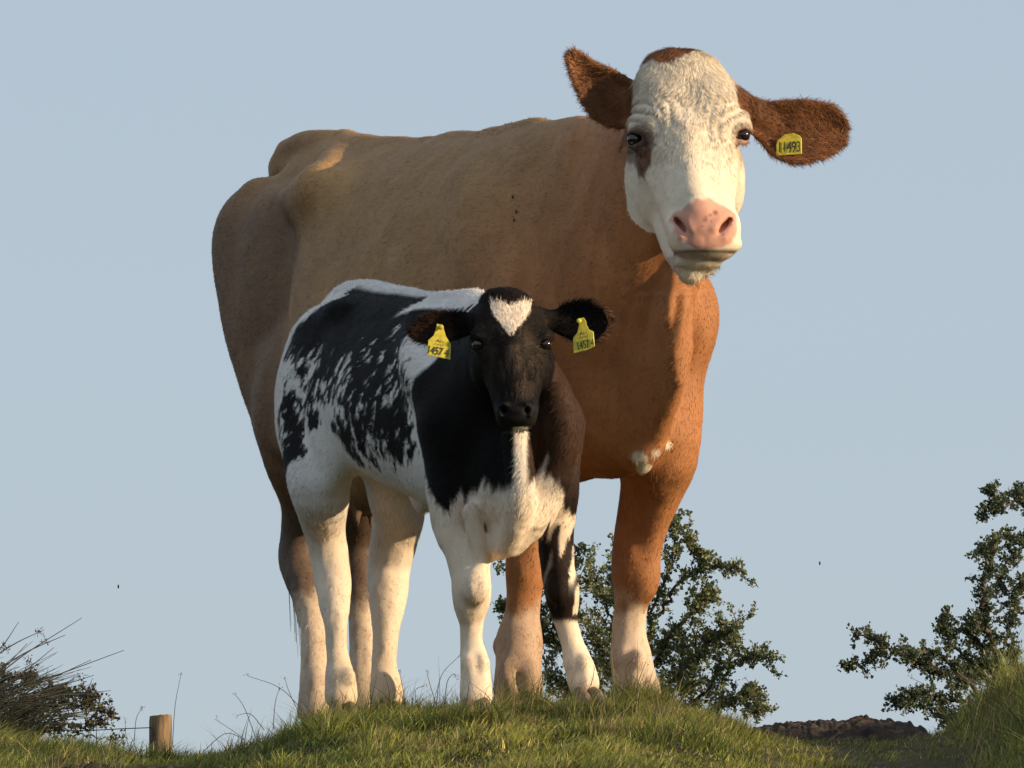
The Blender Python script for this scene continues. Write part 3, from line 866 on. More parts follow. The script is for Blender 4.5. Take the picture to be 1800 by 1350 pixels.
    F.cone(hp(1238, 415, .155), hp(1240, 443, .150), .002, .003, k=.008, sub=True)
    # ears
    s_ = S
    ear(F, hp(1285, 198, -.110), hp(1489, 235, -.100), (0, 0, 1), [(0, .028, .028), (.12, .030, .035), (.25, .040, .055), (.4, .052, .090), (.55, .062, .102), (.7, .068, .094), (.84, .064, .072), (.94, .044, .045), (1, .020, .022)], .007, .30)
    ear(F, hp(1128, 205, -.10), hp(1002, 92, -.055), (.69, 0, .72), [(0, .045, .045), (.2, .055, .075), (.4, .050, .085), (.6, .036, .072), (.8, .022, .046), (.93, .016, .026), (1, .010, .012)], .007, .34)
    F.chain([hp(1275, 168, -.10), hp(1305, 188, -.11), hp(1345, 212, -.11)], [.034, .036, .022], k=.03)
    F.chain([hp(1130, 180, -.11), hp(1100, 180, -.10), hp(1075, 160, -.085)], [.040, .040, .022], k=.03)
    return F

FC = cow_field()
cV, cQ = FC.mesh(2)
del FC
cN = vnormals(cV, cQ)
def cow_relief(V, N):
    """skin folds, muscle and rib unevenness pushed along the normals"""
    d = V[:, :2] - CO; u = d @ CH; v = d @ CL; w = V[:, 2]
    a = 1205 + (V[:, 0] - P(1205, 240, 19.5)[0]) / .001413; b = 240 - (V[:, 2] - P(1205, 240, 19.5)[2]) / .001413; c = P(1205, 240, 19.5)[1] - V[:, 1]
    head = (w > 1.0) & (c > -.2) & (a > 985)
    r = .0045 * noise(V, 6, 301) + .0022 * noise(V * np.array([1, 1, .6]), 17, 302)
    r = r + .0035 * noise(np.column_stack([u * 22, v * 8, w * 4]), 1, 303) * (u < -.45) * (u > -1.0)
    # upright folds down the neck
    nk = sst(-.05, .12, u) * sst(.62, .8, w) * (~head) * sst(.02, -.05, v - .05)
    ph = np.column_stack([a * .028 + .006 * b, b * .004, c * 3])
    r = r + .013 * noise(ph, 1.0, 304) * nk + .006 * noise(ph, 2.3, 305) * nk
    # legs: tendons
    lg = sst(.5, .3, w)
    r = r * (1 - .6 * lg) + .0032 * noise(V * np.array([1, 1, .38]), 42, 306) * lg
    # face: wrinkles round the eyes, hair ridges
    rr = .0016 * noise(V, 30, 307)
    for ex, ey in ((1117, 244), (1306, 237)):
        q = np.hypot((a - ex), (b - ey) * 1.0)
        sgn = 1 if ex > 1200 else -1
        msk = np.exp(-((q - 42) / 22) ** 2) * (b < ey + 14) * (sgn * (a - ex) < 10)
        rr = rr + .0028 * np.sin(q * .36 + 1.5 * noise(V, 22, 308)) * msk
    wv = np.exp(-(((a - 1255) / 34) ** 2 + ((b - 195) / 42) ** 2))
    rr = rr + .0024 * np.sin((a - 1255) * .42 + (b - 190) * .10 + 2 * noise(V, 18, 309)) * wv
    rr = rr + .0018 * np.sin((a - 1165) * .34 - (b - 200) * .16 + 2.4 * noise(V, 20, 311)) * np.exp(-(((a - 1168) / 34) ** 2 + ((b - 205) / 36) ** 2))
    rr = rr * (b < 350) + .0008 * noise(V, 60, 310)
    r = np.where(head, rr, r)
    return V + N * r[:, None]
cV = cow_relief(cV, cN); cN = vnormals(cV, cQ)
def cow_local(p):
    d = p[:, :2] - CO
    return d @ CH, d @ CL, p[:, 2]
HC = P(1205, 240, 19.5)
def cow_head_ab(p):
    """coordinates on the face, in photograph-sized units: right, down, forward"""
    a = (p[:, 0] - HC[0]) / .001413; b = -(p[:, 2] - HC[2]) / .001413
    return 1205 + a, 240 + b, (HC[1] - p[:, 1])
def cow_is_head(p):
    a, b, c = cow_head_ab(p)
    return (p[:, 2] > 1.0) & (c > np.where(b < 260, -.185, np.where(a < 1160, -.15, -.19))) & (a > 985) & ((a > 1098) | (b < 250))
def cow_col(p, n=None):
    u, v, w = cow_local(p)
    N1 = fbm(p, 5, 61)[:, None]; N2 = fbm(p, 22, 62)[:, None]
    tan_ = np.array([.335, .188, .080]); red = np.array([.365, .152, .056]); drk = np.array([.18, .105, .062]); cream = np.array([.66, .51, .38]); white = np.array([.77, .67, .53])
    fr = sst(-.42, .32, u + .10 * N1[:, 0] - (w - 1.0) * .38)[:, None]
    col = tan_ * (1 - fr) + red * fr
    rear = (sst(-1.02, -1.14, u + .03 * N1[:, 0]) * sst(1.50, 1.3, w))[:, None] * .9
    col = col * (1 - rear) + drk * rear
    hook_lit = (np.exp(-((u + .95) ** 2 + (np.abs(v) - .22) ** 2 + (w - 1.42) ** 2) / .012))[:, None]  # lighter coat on the hook bones, grazing sunlight put into the colour
    col = col * (1 - .5 * hook_lit) + np.array([.50, .29, .12]) * .5 * hook_lit
    col = col * (1 + .10 * N1 + .10 * N2)
    sc = (sst(.62, .8, noise(p * np.array([1, 1, .7]), 55, 67)) * sst(.1, .5, noise(p, 7, 68)) * (1 - .8 * fr[:, 0]))[:, None] * .45
    col = col * (1 - sc) + np.array([.13, .08, .045]) * sc
    col = col * (1 + .07 * noise(np.column_stack([u * 60, v * 40, w * 24 + u * 20]), 1, 69)[:, None])
    whl = noise(np.column_stack([u * 9 + .8 * np.sin(w * 9), v * 9, w * 6]), 1, 74)[:, None] * noise(np.column_stack([u * 30, v * 20, w * 70]), 1, 75)[:, None]
    col = col * (1 + .16 * whl)
    # dust on the back of the knees and hocks, pale lower legs
    front = u > -.6
    zl = np.where(front, .265, .46) + .05 * N2[:, 0] + .05 * N1[:, 0] + np.where(front, (v < 0) * -.03, -.02)
    pale = sst(zl + .03, zl - .03, w)[:, None]
    hock = (~front & (w < .62) & (w > .30) & ((n is None) | True))
    dark_h = (np.where(~front, 1, 0) * sst(.60, .50, w) * sst(.26, .34, w + .06 * N2[:, 0]))[:, None] * .95
    cr2 = cream * (1 + .16 * N2 + .15 * N1) * (1 - .25 * sst(.14, .02, w + .03 * N2[:, 0]))[:, None]
    dirty = sst(.1, .5, N2 + .4 * N1) * np.array([1, 1, 1.0])
    cr2 = cr2 * (1 - .28 * dirty) + np.array([.30, .17, .10]) * .28 * dirty
    rf = ((front) & (v < 0.02)).astype(float)[:, None]
    cr2 = cr2 * (1 - .6 * rf) + np.array([.34, .19, .11]) * .6 * rf
    pale = np.where(front[:, None] | (w < .6)[:, None], pale, 0)
    col = col * (1 - pale) + cr2 * pale
    col = col * (1 - dark_h) + np.array([.10, .065, .045]) * dark_h
    # mud splashes and stained streaks on the pale legs
    sp = noise(p * np.array([1, 1, .35]), 75, 64)[:, None]; sp2 = noise(p, 38, 65)[:, None]
    ms = (sst(.45, .75, sp) * .30 + sst(.55, .8, sp2) * .35) * pale
    col = col * (1 - ms) + np.array([.20, .13, .08]) * ms
    # brisket white patch
    for (cx, cv, cy, r) in ((.335, .0, .568, .018), (.345, -.02, .592, .018), (.36, .015, .608, .015), (.37, .05, .625, .012)):
        q = Lc(cx, cv, cy); m = sst(1.3, .75, np.linalg.norm((p - q) * np.array([1, .5, 1.1]), axis=1) / r + .5 * N2[:, 0])[:, None]
        col = col * (1 - m) + white * .9 * m
    # ---- head
    a, b, c = cow_head_ab(p)
    hd = cow_is_head(p)
    axc = 1200 + (b - 100) * .11
    face = hd & (c > np.interp(b, [90, 300, 400, 440, 475, 512], [-.13, -.16, -.14, -.09, -.05, .02])) & (np.abs(a - axc) < np.where(b < 250, 108, 124)) & (b < 514)
    brown = np.array([.21, .085, .034])
    f = face.astype(float)[:, None]
    wc = white * (1 + .06 * N2 - .08 * (N1 > .2))
    # ears and temples brown
    hdm = (hd & (c > -.21)).astype(float)[:, None]
    farear = (((np.abs(a - axc) > 104) & ((b < 245) | (a > 1325) | (a < 1085))) | ((a - axc > 86) & (b < 215) & (b > 140)) | ((a - axc < -90) & (b < 232))) & hd & (b < 330) & (c < np.interp(b, [100, 230], [-.05, -.02]))
    col = np.where(farear[:, None], brown * (1 + .25 * N2), col)
    f = f * (~farear)[:, None]
    col = col * (1 - f) + wc * f
    top = (face & (b < np.interp(a, [1110, 1125, 1150, 1178, 1200, 1225, 1250], [108, 116, 96, 108, 97, 88, 80]) - 3 + 9 * N2[:, 0]))[:, None]
    col = np.where(top, np.array([.25, .10, .04]) * (1 + .2 * N2), col)
    # brown beside the eyes
    m = sst(1.15, .8, np.sqrt(((a - 1118) / 34) ** 2 + ((b - 250) / 30) ** 2) + .5 * N2[:, 0]) * f[:, 0] * .8
    m = np.maximum(m, sst(1.1, .8, np.sqrt(((a - 1130 - (b - 270) * .05) / 16) ** 2 + ((b - 272) / 36) ** 2) + .3 * N2[:, 0]) * f[:, 0])[:, None]
    col = col * (1 - m) + np.array([.17, .085, .045]) * m
    m = (sst(1.15, .7, np.sqrt(((a - 1312) / 22) ** 2 + ((b - 250) / 46) ** 2) + .25 * N2[:, 0]) * f[:, 0])[:, None] * .5
    col = col * (1 - m) + np.array([.42, .22, .11]) * m
    rimL = np.exp(-(np.sqrt(((a - 1117) / 19) ** 2 + ((b - 245) / 14) ** 2) - 1) ** 2 / .10)[:, None] * f
    col = col * (1 - rimL * .9) + np.array([.05, .03, .022]) * rimL * .9
    rimR = np.exp(-(np.sqrt(((a - 1306) / 14) ** 2 + ((b - 237) / 13) ** 2) - 1) ** 2 / .12)[:, None] * f
    col = col * (1 - rimR * .8) + np.array([.28, .12, .09]) * rimR * .8
    # poll side edge
    # pink muzzle
    pink = np.array([.62, .29, .21]) * (1 + .10 * N2 + .10 * noise(p, 260, 70)[:, None])
    na = (a - 1236) / (28 + 28 * sst(358, 392, b)); nb = (b - 401) / 42
    m = (sst(1.12, .92, np.sqrt(np.abs(na) ** 2.6 + np.abs(nb) ** 2.6) + .20 * N2[:, 0] + .12 * noise(p, 90, 66)) * (c > .05) * f[:, 0])[:, None] * (.92 + .08 * N1)
    col = col * (1 - m) + pink * m
    for (sx, sy, r, kk) in ((1255, 383, 5, .9), (1246, 388, 3, .7), (1237, 396, 4, .7), (1248, 399, 2.5, .6), (1268, 421, 3.5, .6), (1262, 417, 2.5, .5), (1232, 408, 2.5, .5), (1239, 391, 2, .5)):
        m2 = (np.exp(-(((a - sx) ** 2 + (b - sy) ** 2) / r ** 2) ** 2) * (c > .08) * f[:, 0])[:, None] * kk
        col = col * (1 - m2) + np.array([.22, .07, .05]) * m2
    # damp, grass-stained lips
    m = (sst(450, 456, b + 3 * N2[:, 0]) * (c > .0) * f[:, 0] * sst(478, 462, b + 6 * N2[:, 0]))[:, None] * (.55 + .4 * sst(-.3, .4, N2)) * .8
    col = col * (1 - m) + np.array([.30, .23, .14]) * m
    m = (np.exp(-((b - 450) / 3.2) ** 2) * (c > .03) * f[:, 0])[:, None] * .85
    col = col * (1 - m) + np.array([.12, .06, .045]) * m
    return np.clip(col, 0, 1)
FLY_SPOTS = []
def cow_flow(p, n):
    u, v, w = cow_local(p)
    b3 = np.array([-CH[0], -CH[1], 0.0])
    fl = np.tile(b3 * .9 + np.array([0, 0, -.45]), (len(p), 1))
    low = sst(.85, .6, w)[:, None]
    fl = fl * (1 - low) + np.array([0, 0, -1.0]) * low
    hd = cow_is_head(p)
    a, b, c = cow_head_ab(p)
    out = np.column_stack([(a - 1208) * .012, np.full(len(p), -.1), np.where(b < 330, -1.0, -.8)])
    e = (a > 1330) & hd
    out[e] = np.array([.8, 0, -.45])
    e = (a < 1092) & hd
    out[e] = np.array([-.6, 0, .1])
    out = out + np.column_stack([fbm(p, 26, 71) * .9, np.zeros(len(p)), fbm(p, 26, 72) * .5]) * ((b < 260) & hd)[:, None]
    fl[hd] = out[hd]
    return fl
def muz(p):
    a, b, c = cow_head_ab(p)
    return (cow_is_head(p) & (c > .05) & (np.abs((a - 1236) / 62) ** 2.6 + np.abs((b - 402) / 46) ** 2.6 < 1)) | (cow_is_head(p) & (np.hypot(a - 1116, b - 245) < 17)) | (cow_is_head(p) & (np.hypot(a - 1306, b - 237) < 15))
def cow_isear(p):
    a, b, c = cow_head_ab(p)
    return ((a > 1325) | (a < 1095)) & cow_is_head(p)
def cow_len(p):
    L = np.full(len(p), .014)
    hd = cow_is_head(p); a, b, c = cow_head_ab(p)
    L[hd] = (.008 + .005 * sst(320, 190, b) + .006 * sst(150, 110, b))[hd]
    e = cow_isear(p); L[e] = .016
    L[p[:, 2] < .35] = .012
    return L
def cow_dens(p):
    d = np.ones(len(p)); hd = cow_is_head(p); d[hd] = 2.6; d[cow_isear(p)] = 4.0
    d[muz(p)] = 0.0
    return d
cbody = (cV, cQ.ravel(), np.full(len(cQ), 4), cow_col(cV, cN), cN)
cf = fur(cV, cQ, cN, cow_col, RNGC, 380000, cow_len, lambda p: np.where(cow_is_head(p), .0016, .0019), cow_flow, lambda p: np.where(cow_isear(p), .42, np.where(cow_is_head(p), .17, .15)), jit=.22, dens=cow_dens, cv=.32, nj=.26)
# long ear fringe, poll and chin hair, tail switch
def sub_faces(mask):
    m = mask(cV[cQ].mean(1)); return cQ[m]
earfr = sub_faces(lambda p: cow_isear(p) & (np.abs(vnear(p)) > 0)) if False else sub_faces(cow_isear)
cf2 = fur(cV, earfr, cN, cow_col, RNGC, 9000, .022, .0013, cow_flow, .55, segs=2, jit=.5, wavy=.8)
pollf = sub_faces(lambda p: cow_is_head(p) & (cow_head_ab(p)[1] < 175) & ~cow_isear(p) & (cow_head_ab(p)[2] > -.16))
cf3 = fur(cV, pollf, cN, cow_col, RNGC, 11000, .022, .0014, cow_flow, .28, segs=2, jit=.25, wavy=1.6)
foref = sub_faces(lambda p: cow_is_head(p) & (cow_head_ab(p)[1] < 340) & ~cow_isear(p) & (cow_head_ab(p)[2] > -.05) & ~muz(p))
cf4 = fur(cV, foref, cN, cow_col, RNGC, 18000, .016, .0015, cow_flow, .15, segs=2, jit=.18, wavy=1.6, dens=lambda p: sst(335, 225, cow_head_ab(p)[1]) + .01)
chinf = sub_faces(lambda p: cow_is_head(p) & (cow_head_ab(p)[1] > 470) & (cow_head_ab(p)[2] > -.06))
witf = sub_faces(lambda p: (np.abs(cow_local(p)[0] + .30) < .16) & (np.abs(cow_local(p)[1]) < .07) & (p[:, 2] > 1.38) & ~cow_is_head(p))
cf6 = fur(cV, witf, cN, lambda p, n: cow_col(p, n) * np.array([.9, .75, .65]), RNGC, 700, .014, .0013, cow_flow, .5, segs=2, jit=.6, wavy=.8)
cf5 = fur(cV, chinf, cN, cow_col, RNGC, 500, .020, .0009, cow_flow, .5, segs=2, jit=.6)
allc = merge(cbody, cf, cf2, cf3, cf4, cf5, cf6)
cow = empty('cow', Lc(-.6, 0, 0))
bpy.context.view_layer.update()
body = mesh_obj('body', allc[0], allc[1], allc[2], M_COAT, parent=cow, colors=allc[3], normals=allc[4])
tag(cow, 'large fawn and red brown cow with a white face standing side on behind the calf', 'cow')
ball('eye', P(1116, 244.5, 19.5 + .008), .0200, M_EYE, cow)
ball('eye', P(1305.5, 237.5, 19.5 + .007), .0185, M_EYE, cow)
sw_ = []
tipb = Lc(-1.60, .05, .66)
nS = 260
for i in range(nS):
    o_ = RNGC.normal(0, .008, 3); L_ = RNGC.uniform(.2, .48)
    c_ = RNGC.normal(0, .013, 3)
    pts = [tipb + o_, tipb + o_ + np.array([.006, 0, -L_ * .5]) + c_ * .6, tipb + o_ + np.array([.03, 0, -L_]) + c_ * 1.1]
    v, f, c = tube_path(bez(pts, 4), .0012, .0005, 3); sw_.append((v, f, c, np.tile(np.array([.16, .09, .05]) * RNGC.uniform(.5, 1.3), (len(v), 1)), v * 0))
sV, sF, sC, sK, _ = merge(*sw_)
mesh_obj('tail_switch', sV, sF, sC, M_COAT, parent=cow, colors=sK)
for px, py, d, hx, sz in ((1126, 1224, 19.97, (.5, -.8), .088), (911, 1222, 19.79, (.05, -1), .086), (557, 1268, 20.92, (.35, -.9), .074), (642, 1272, 21.25, (.3, -.9), .074)):
    c_ = P(px, py, d); hoof_mesh(c_, hx, sz, M_HOOF, cow)
# ear tag, its top lost in the ear's hair
S_ = .001413
eto = P(1387, 256, 19.5 + .066)
et = tag_plate('ear_tag', [(-23 * S_, -17 * S_), (22.5 * S_, -15.5 * S_), (22 * S_, 13 * S_), (19 * S_, 17 * S_), (8 * S_, 22 * S_), (-8 * S_, 20 * S_), (-20 * S_, 10 * S_), (-23 * S_, 3 * S_)], eto, (1, -.10, .02), (0, 0, 1), .002, M_TAG, cow)
et['label'] = 'yellow ear tag printed 11493 half covered by ear hair'
lt = lettering('11493', 27 * S_, eto + np.array([0, 0, -3 * S_]), (1, -.10, .02), (0, 0, 1), M_INK, et, sx=.62)
# ================================================================== CALF
RNGK = np.random.default_rng(33)
TK = radians(25.0)
KO = np.array([-0.05, 19.23]); KH = np.array([sin(TK), -cos(TK)]); KL = np.array([cos(TK), sin(TK)])
def Lk(u, v, z): return np.array([KO[0] + u * KH[0] + v * KL[0], KO[1] + u * KH[1] + v * KL[1], z])
KR = np.array([[KH[0], KH[1], 0], [KL[0], KL[1], 0], [0, 0, 1.0]])
KD = 18.85; KS = KD / FPX
def kp(px, py, c): return P(px, py, KD - c)
def calf_field():
    F = Field(graded(-.72, .36, -.26, .26, .009, .0042), graded(18.60, 20.45, 18.68, 19.10, .009, .0045), graded(-.06, 1.14, .62, 1.06, .009, .0042))
    F.loft(KO, KH, KL, [(-1.01, .97, .72, .06, 0), (-.97, 1.015, .62, .12, 0), (-.88, 1.045, .58, .16, 0), (-.75, 1.045, .56, .18, 0), (-.6, 1.02, .55, .20, 0), (-.4, .99, .495, .218, 0), (-.2, .97, .45, .21, 0), (-.03, .965, .40, .18, 0),
                        (.08, .93, .37, .15, 0), (.17, .85, .345, .12, 0), (.23, .74, .36, .085, 0), (.26, .66, .40, .04, 0)], k=.03, nt=1.9, nb=2.2, wid=.45)
    for sg in (-1, 1):
        F.ell(Lk(-.67, sg * .12, .97), (.04, .025, .022), KR, k=.06)
        F.ell(Lk(-.95, sg * .07, .93), (.035, .04, .04), KR, k=.04)
        F.ell(Lk(-.80, sg * .115, .78), (.16, .085, .21), KR, k=.05)
        F.ell(Lk(-.87, sg * .105, .70), (.085, .07, .17), KR, k=.06)
        F.ell(Lk(-.66, sg * .145, .63), (.085, .045, .12), KR, k=.06)
        F.chain([Lk(-.17, sg * .11, .90), Lk(-.06, sg * .155, .78), Lk(.06, sg * .145, .66)], [.045, .055, .065], k=.05)
        F.ell(Lk(.07, sg * .12, .64), (.08, .075, .10), KR, k=.04)
    F.chain([Lk(-.95, 0, 1.01), Lk(-.86, 0, 1.04), Lk(-.7, 0, 1.035), Lk(-.4, 0, .985), Lk(-.1, 0, .955)], [.03, .028, .02, .018, .03], k=.04)
    F.ell(Lk(.14, 0, .50), (.10, .085, .14), KR, k=.05)
    # brisket fold
    F.chain([P(905, 770, 18.97), P(915, 850, 18.96), P(908, 910, 18.98), P(892, 955, 19.03), P(875, 962, 19.10)], [.035, .036, .034, .026, .03], k=.05)
    F.chain([P(960, 860, 19.05), P(935, 910, 19.05), P(905, 955, 19.06)], [.04, .035, .02], k=.04)
    F.chain([P(975, 700, 19.03), P(988, 760, 19.02), P(975, 830, 19.04)], [.04, .045, .04], k=.04)
    # neck
    A = Lk(-.14, 0, 0)[:2]; B = P(893, 600, 18.98)[:2]
    nd = nrm(B - A); nl = np.array([-nd[1], nd[0]]); Ln = np.linalg.norm(B - A)
    F.loft(A, nd, nl, [(-.03, .950, .55, .10, 0), (.10, .955, .50, .130, 0), (.22, .955, .52, .110, 0), (.32, .95, .62, .090, 0), (Ln - .01, .94, .72, .08, 0), (Ln + .04, .92, .78, .055, 0)], k=.06, nt=2, nb=2, wid=.5)
    # fore legs
    F.chain([Lk(.05, -.12, .62), P(797, 880, 19.16), P(798, 935, 19.14), P(816, 975, 19.12), P(827, 1012, 19.10), P(829, 1045, 19.09), P(828, 1070, 19.10), P(829, 1095, 19.11), P(829, 1130, 19.11), P(834, 1160, 19.10), P(836, 1195, 19.08), P(837, 1222, 19.07)],
            [.085, .062, .048, .045, .047, .047, .039, .030, .028, .036, .038, .040], k=.04)
    F.chain([P(828, 900, 19.07), P(838, 950, 19.07), P(846, 995, 19.07)], [.022, .022, .015], k=.02)
    F.chain([Lk(.04, .13, .62), P(975, 850, 19.25), P(978, 900, 19.27), P(977, 950, 19.27), P(981, 1000, 19.25), P(988, 1040, 19.24), P(991, 1068, 19.25), P(995, 1095, 19.26), P(1006, 1130, 19.25), P(1016, 1165, 19.23), P(1026, 1200, 19.20)],
            [.085, .062, .050, .044, .042, .044, .036, .029, .028, .035, .038], k=.04)
    # hind legs
    F.chain([Lk(-.82, -.12, .69), P(562, 850, 19.86), P(566, 900, 19.92), P(571, 935, 19.96), P(580, 980, 19.97), P(586, 1025, 19.94), P(588, 1060, 19.90), P(590, 1100, 19.87), P(592, 1150, 19.86), P(598, 1190, 19.84), P(600, 1222, 19.82)],
            [.09, .080, .062, .053, .050, .047, .040, .030, .028, .037, .042], k=.03)
    F.ell(P(560, 985, 20.02), (.016, .03, .03), k=.02)
    F.ell(P(836, 1030, 19.04), (.036, .03, .044), k=.02)
    F.ell(P(985, 1035, 19.19), (.034, .03, .042), k=.02)
    for x, y, d in ((824, 1165, 19.07), (846, 1165, 19.07), (590, 1190, 19.81), (612, 1190, 19.80), (1008, 1168, 19.2), (1026, 1166, 19.19)): F.ell(P(x, y, d), (.019, .02, .024), k=.015)
    F.chain([Lk(-.80, .12, .69), P(694, 860, 20.06), P(700, 905, 20.10), P(692, 950, 20.14), P(684, 1000, 20.16), P(682, 1040, 20.13), P(680, 1080, 20.1), P(677, 1120, 20.08), P(676, 1170, 20.07), P(678, 1205, 20.05), P(681, 1225, 20.04)],
            [.085, .072, .066, .060, .055, .051, .043, .034, .033, .041, .044], k=.03)
    # tail
    F.chain([Lk(-.93, 0, 1.015), Lk(-1.01, .0, .95), Lk(-1.03, .01, .8), Lk(-1.02, .02, .62), Lk(-1.0, .02, .50)], [.024, .020, .015, .014, .018], k=.015)
    # navel, sheath
    F.ell(Lk(-.40, 0, .49), (.05, .03, .04), KR, k=.03)
    # ------------- head
    X = nrm(np.array([1.0, .14, -.05]))
    sw = lambda rows, n=2.3, k=.02: sweep(F, [tuple(kp(a, b, c)) + (w_, d_) for a, b, c, w_, d_ in rows], X, n=n, k=k)
    sw([(888, 546, -.060, .062, .045), (892, 566, -.055, .078, .064), (897, 590, -.045, .086, .072), (900, 622, -.030, .083, .070), (903, 655, -.008, .070, .060), (906, 688, .016, .058, .050), (908, 715, .034, .050, .042), (908, 733, .042, .046, .034)], n=2.4)
    F.ell(kp(888, 530, -.06), (.046, .042, .022), k=.03)
    sw([(900, 650, -.07, .062, .040), (903, 690, -.03, .052, .035), (904, 730, .015, .042, .026), (905, 744, .032, .034, .018)], n=2.2)
    F.ell(kp(848, 645, -.075), (.030, .055, .055), k=.03)
    F.ell(kp(952, 645, -.075), (.030, .055, .055), k=.03)
    F.chain([kp(899, 590, .028), kp(903, 640, .042), kp(906, 690, .060)], [.014, .012, .016], k=.03)
    for x, sg in ((842, -1), (958, 1)):
        F.ell(kp(x - sg * 2, 592, -.012), (.022, .030, .020), k=.02)
        F.ell(kp(x, 606, .008), (.018, .020, .013), k=.006, sub=True)
        F.chain([kp(x - sg * 14, 601, .016), kp(x - sg * 3, 593, .012), kp(x + sg * 9, 598, -.006)], [.005, .006, .004], k=.008)
        F.chain([kp(x - sg * 13, 613, .012), kp(x - sg * 2, 618, .006), kp(x + sg * 8, 613, -.006)], [.004, .005, .004], k=.008)
    F.ell(kp(908, 722, .052), (.050, .040, .028), k=.015)
    F.ell(kp(908, 738, .052), (.046, .034, .014), k=.010)
    F.chain([kp(868, 741, .05), kp(890, 746, .088), kp(908, 746, .094), kp(926, 744, .088), kp(946, 738, .05)], [.003] * 5, k=.006, sub=True)
    for sg, x in ((-1, 886), (1, 926)):
        F.ell(kp(x, 721, .088), (.007, .024, .008), k=.005, sub=True)
        F.chain([kp(x - sg * 7, 714, .080), kp(x - sg * 2, 710, .088), kp(x + sg * 8, 714, .080)], [.005, .006, .005], k=.008)
        F.chain([kp(x + sg * 9, 722, .076), kp(x + sg * 6, 731, .084)], [.005, .004], k=.008)
    # ears
    ear(F, kp(955, 568, -.085), kp(1073, 566, -.045), (0, 0, 1), [(0, .016, .016), (.15, .026, .022), (.3, .042, .034), (.5, .052, .048), (.7, .052, .054), (.85, .042, .046), (.95, .024, .028), (1, .010, .012)], .005, .35, k=.008)
    ear(F, kp(852, 568, -.085), kp(722, 588, -.055), (.1, 0, 1), [(0, .018, .018), (.2, .026, .022), (.4, .040, .030), (.6, .044, .036), (.8, .036, .032), (.94, .020, .020), (1, .008, .008)], .005, .30, k=.008)
    F.cone(kp(950, 560, -.08), kp(985, 565, -.075), .024, .016, k=.02)
    F.cone(kp(858, 560, -.08), kp(820, 568, -.075), .026, .018, k=.02)
    return F
FK = calf_field()
kV, kQ = FK.mesh(2)
del FK
kN = vnormals(kV, kQ)
def calf_relief(V, N):
    lg = sst(.50, .36, V[:, 2]); hd = (V[:, 1] < 18.98) & (V[:, 2] > .6)
    r = .0032 * noise(V, 9, 401) + .0016 * noise(V * np.array([1, 1, .6]), 24, 402)
    r = r * (1 - .7 * lg) + .0022 * noise(V * np.array([1, 1, .35]), 60, 403) * lg
    r = np.where(hd, .0008 * noise(V, 50, 404), r)
    return V + N * r[:, None]
kV = calf_relief(kV, kN); kN = vnormals(kV, kQ)
def calf_local(p):
    d = p[:, :2] - KO
    return d @ KH, d @ KL, p[:, 2]
KC = P(900, 600, KD)
def calf_ab(p):
    return 900 + (p[:, 0] - KC[0]) / KS, 600 - (p[:, 2] - KC[2]) / KS, KC[1] - p[:, 1]
def calf_is_head(p):
    a, b, c = calf_ab(p)
    return (c > np.where(b > 640, -.115, -.16)) & ((b < 640) | (np.abs(a - 902) < 72)) & (p[:, 2] > .60) & (b < 753)
def calf_isear(p):
    a, b, c = calf_ab(p)
    return calf_is_head(p) & ((a > 980) | (a < 822)) & (b < 625) & (c > -.15)
def fx(px): return (px - 735) / 293.0 - .02          # picture column on the flank -> u
def fz(py): return .774 - (py - 675) * .00142        # picture row on the flank -> height
def seg_field(u, w, blobs):
    r = np.zeros(len(u))
    for (x, y, rx, ry, val) in blobs:
        q = ((u - fx(x)) / (rx / 293.0)) ** 2 + ((w - fz(y)) / (ry * .00142)) ** 2
        r = np.maximum(r, val * np.exp(-q ** 1.5 * .7))
    return r
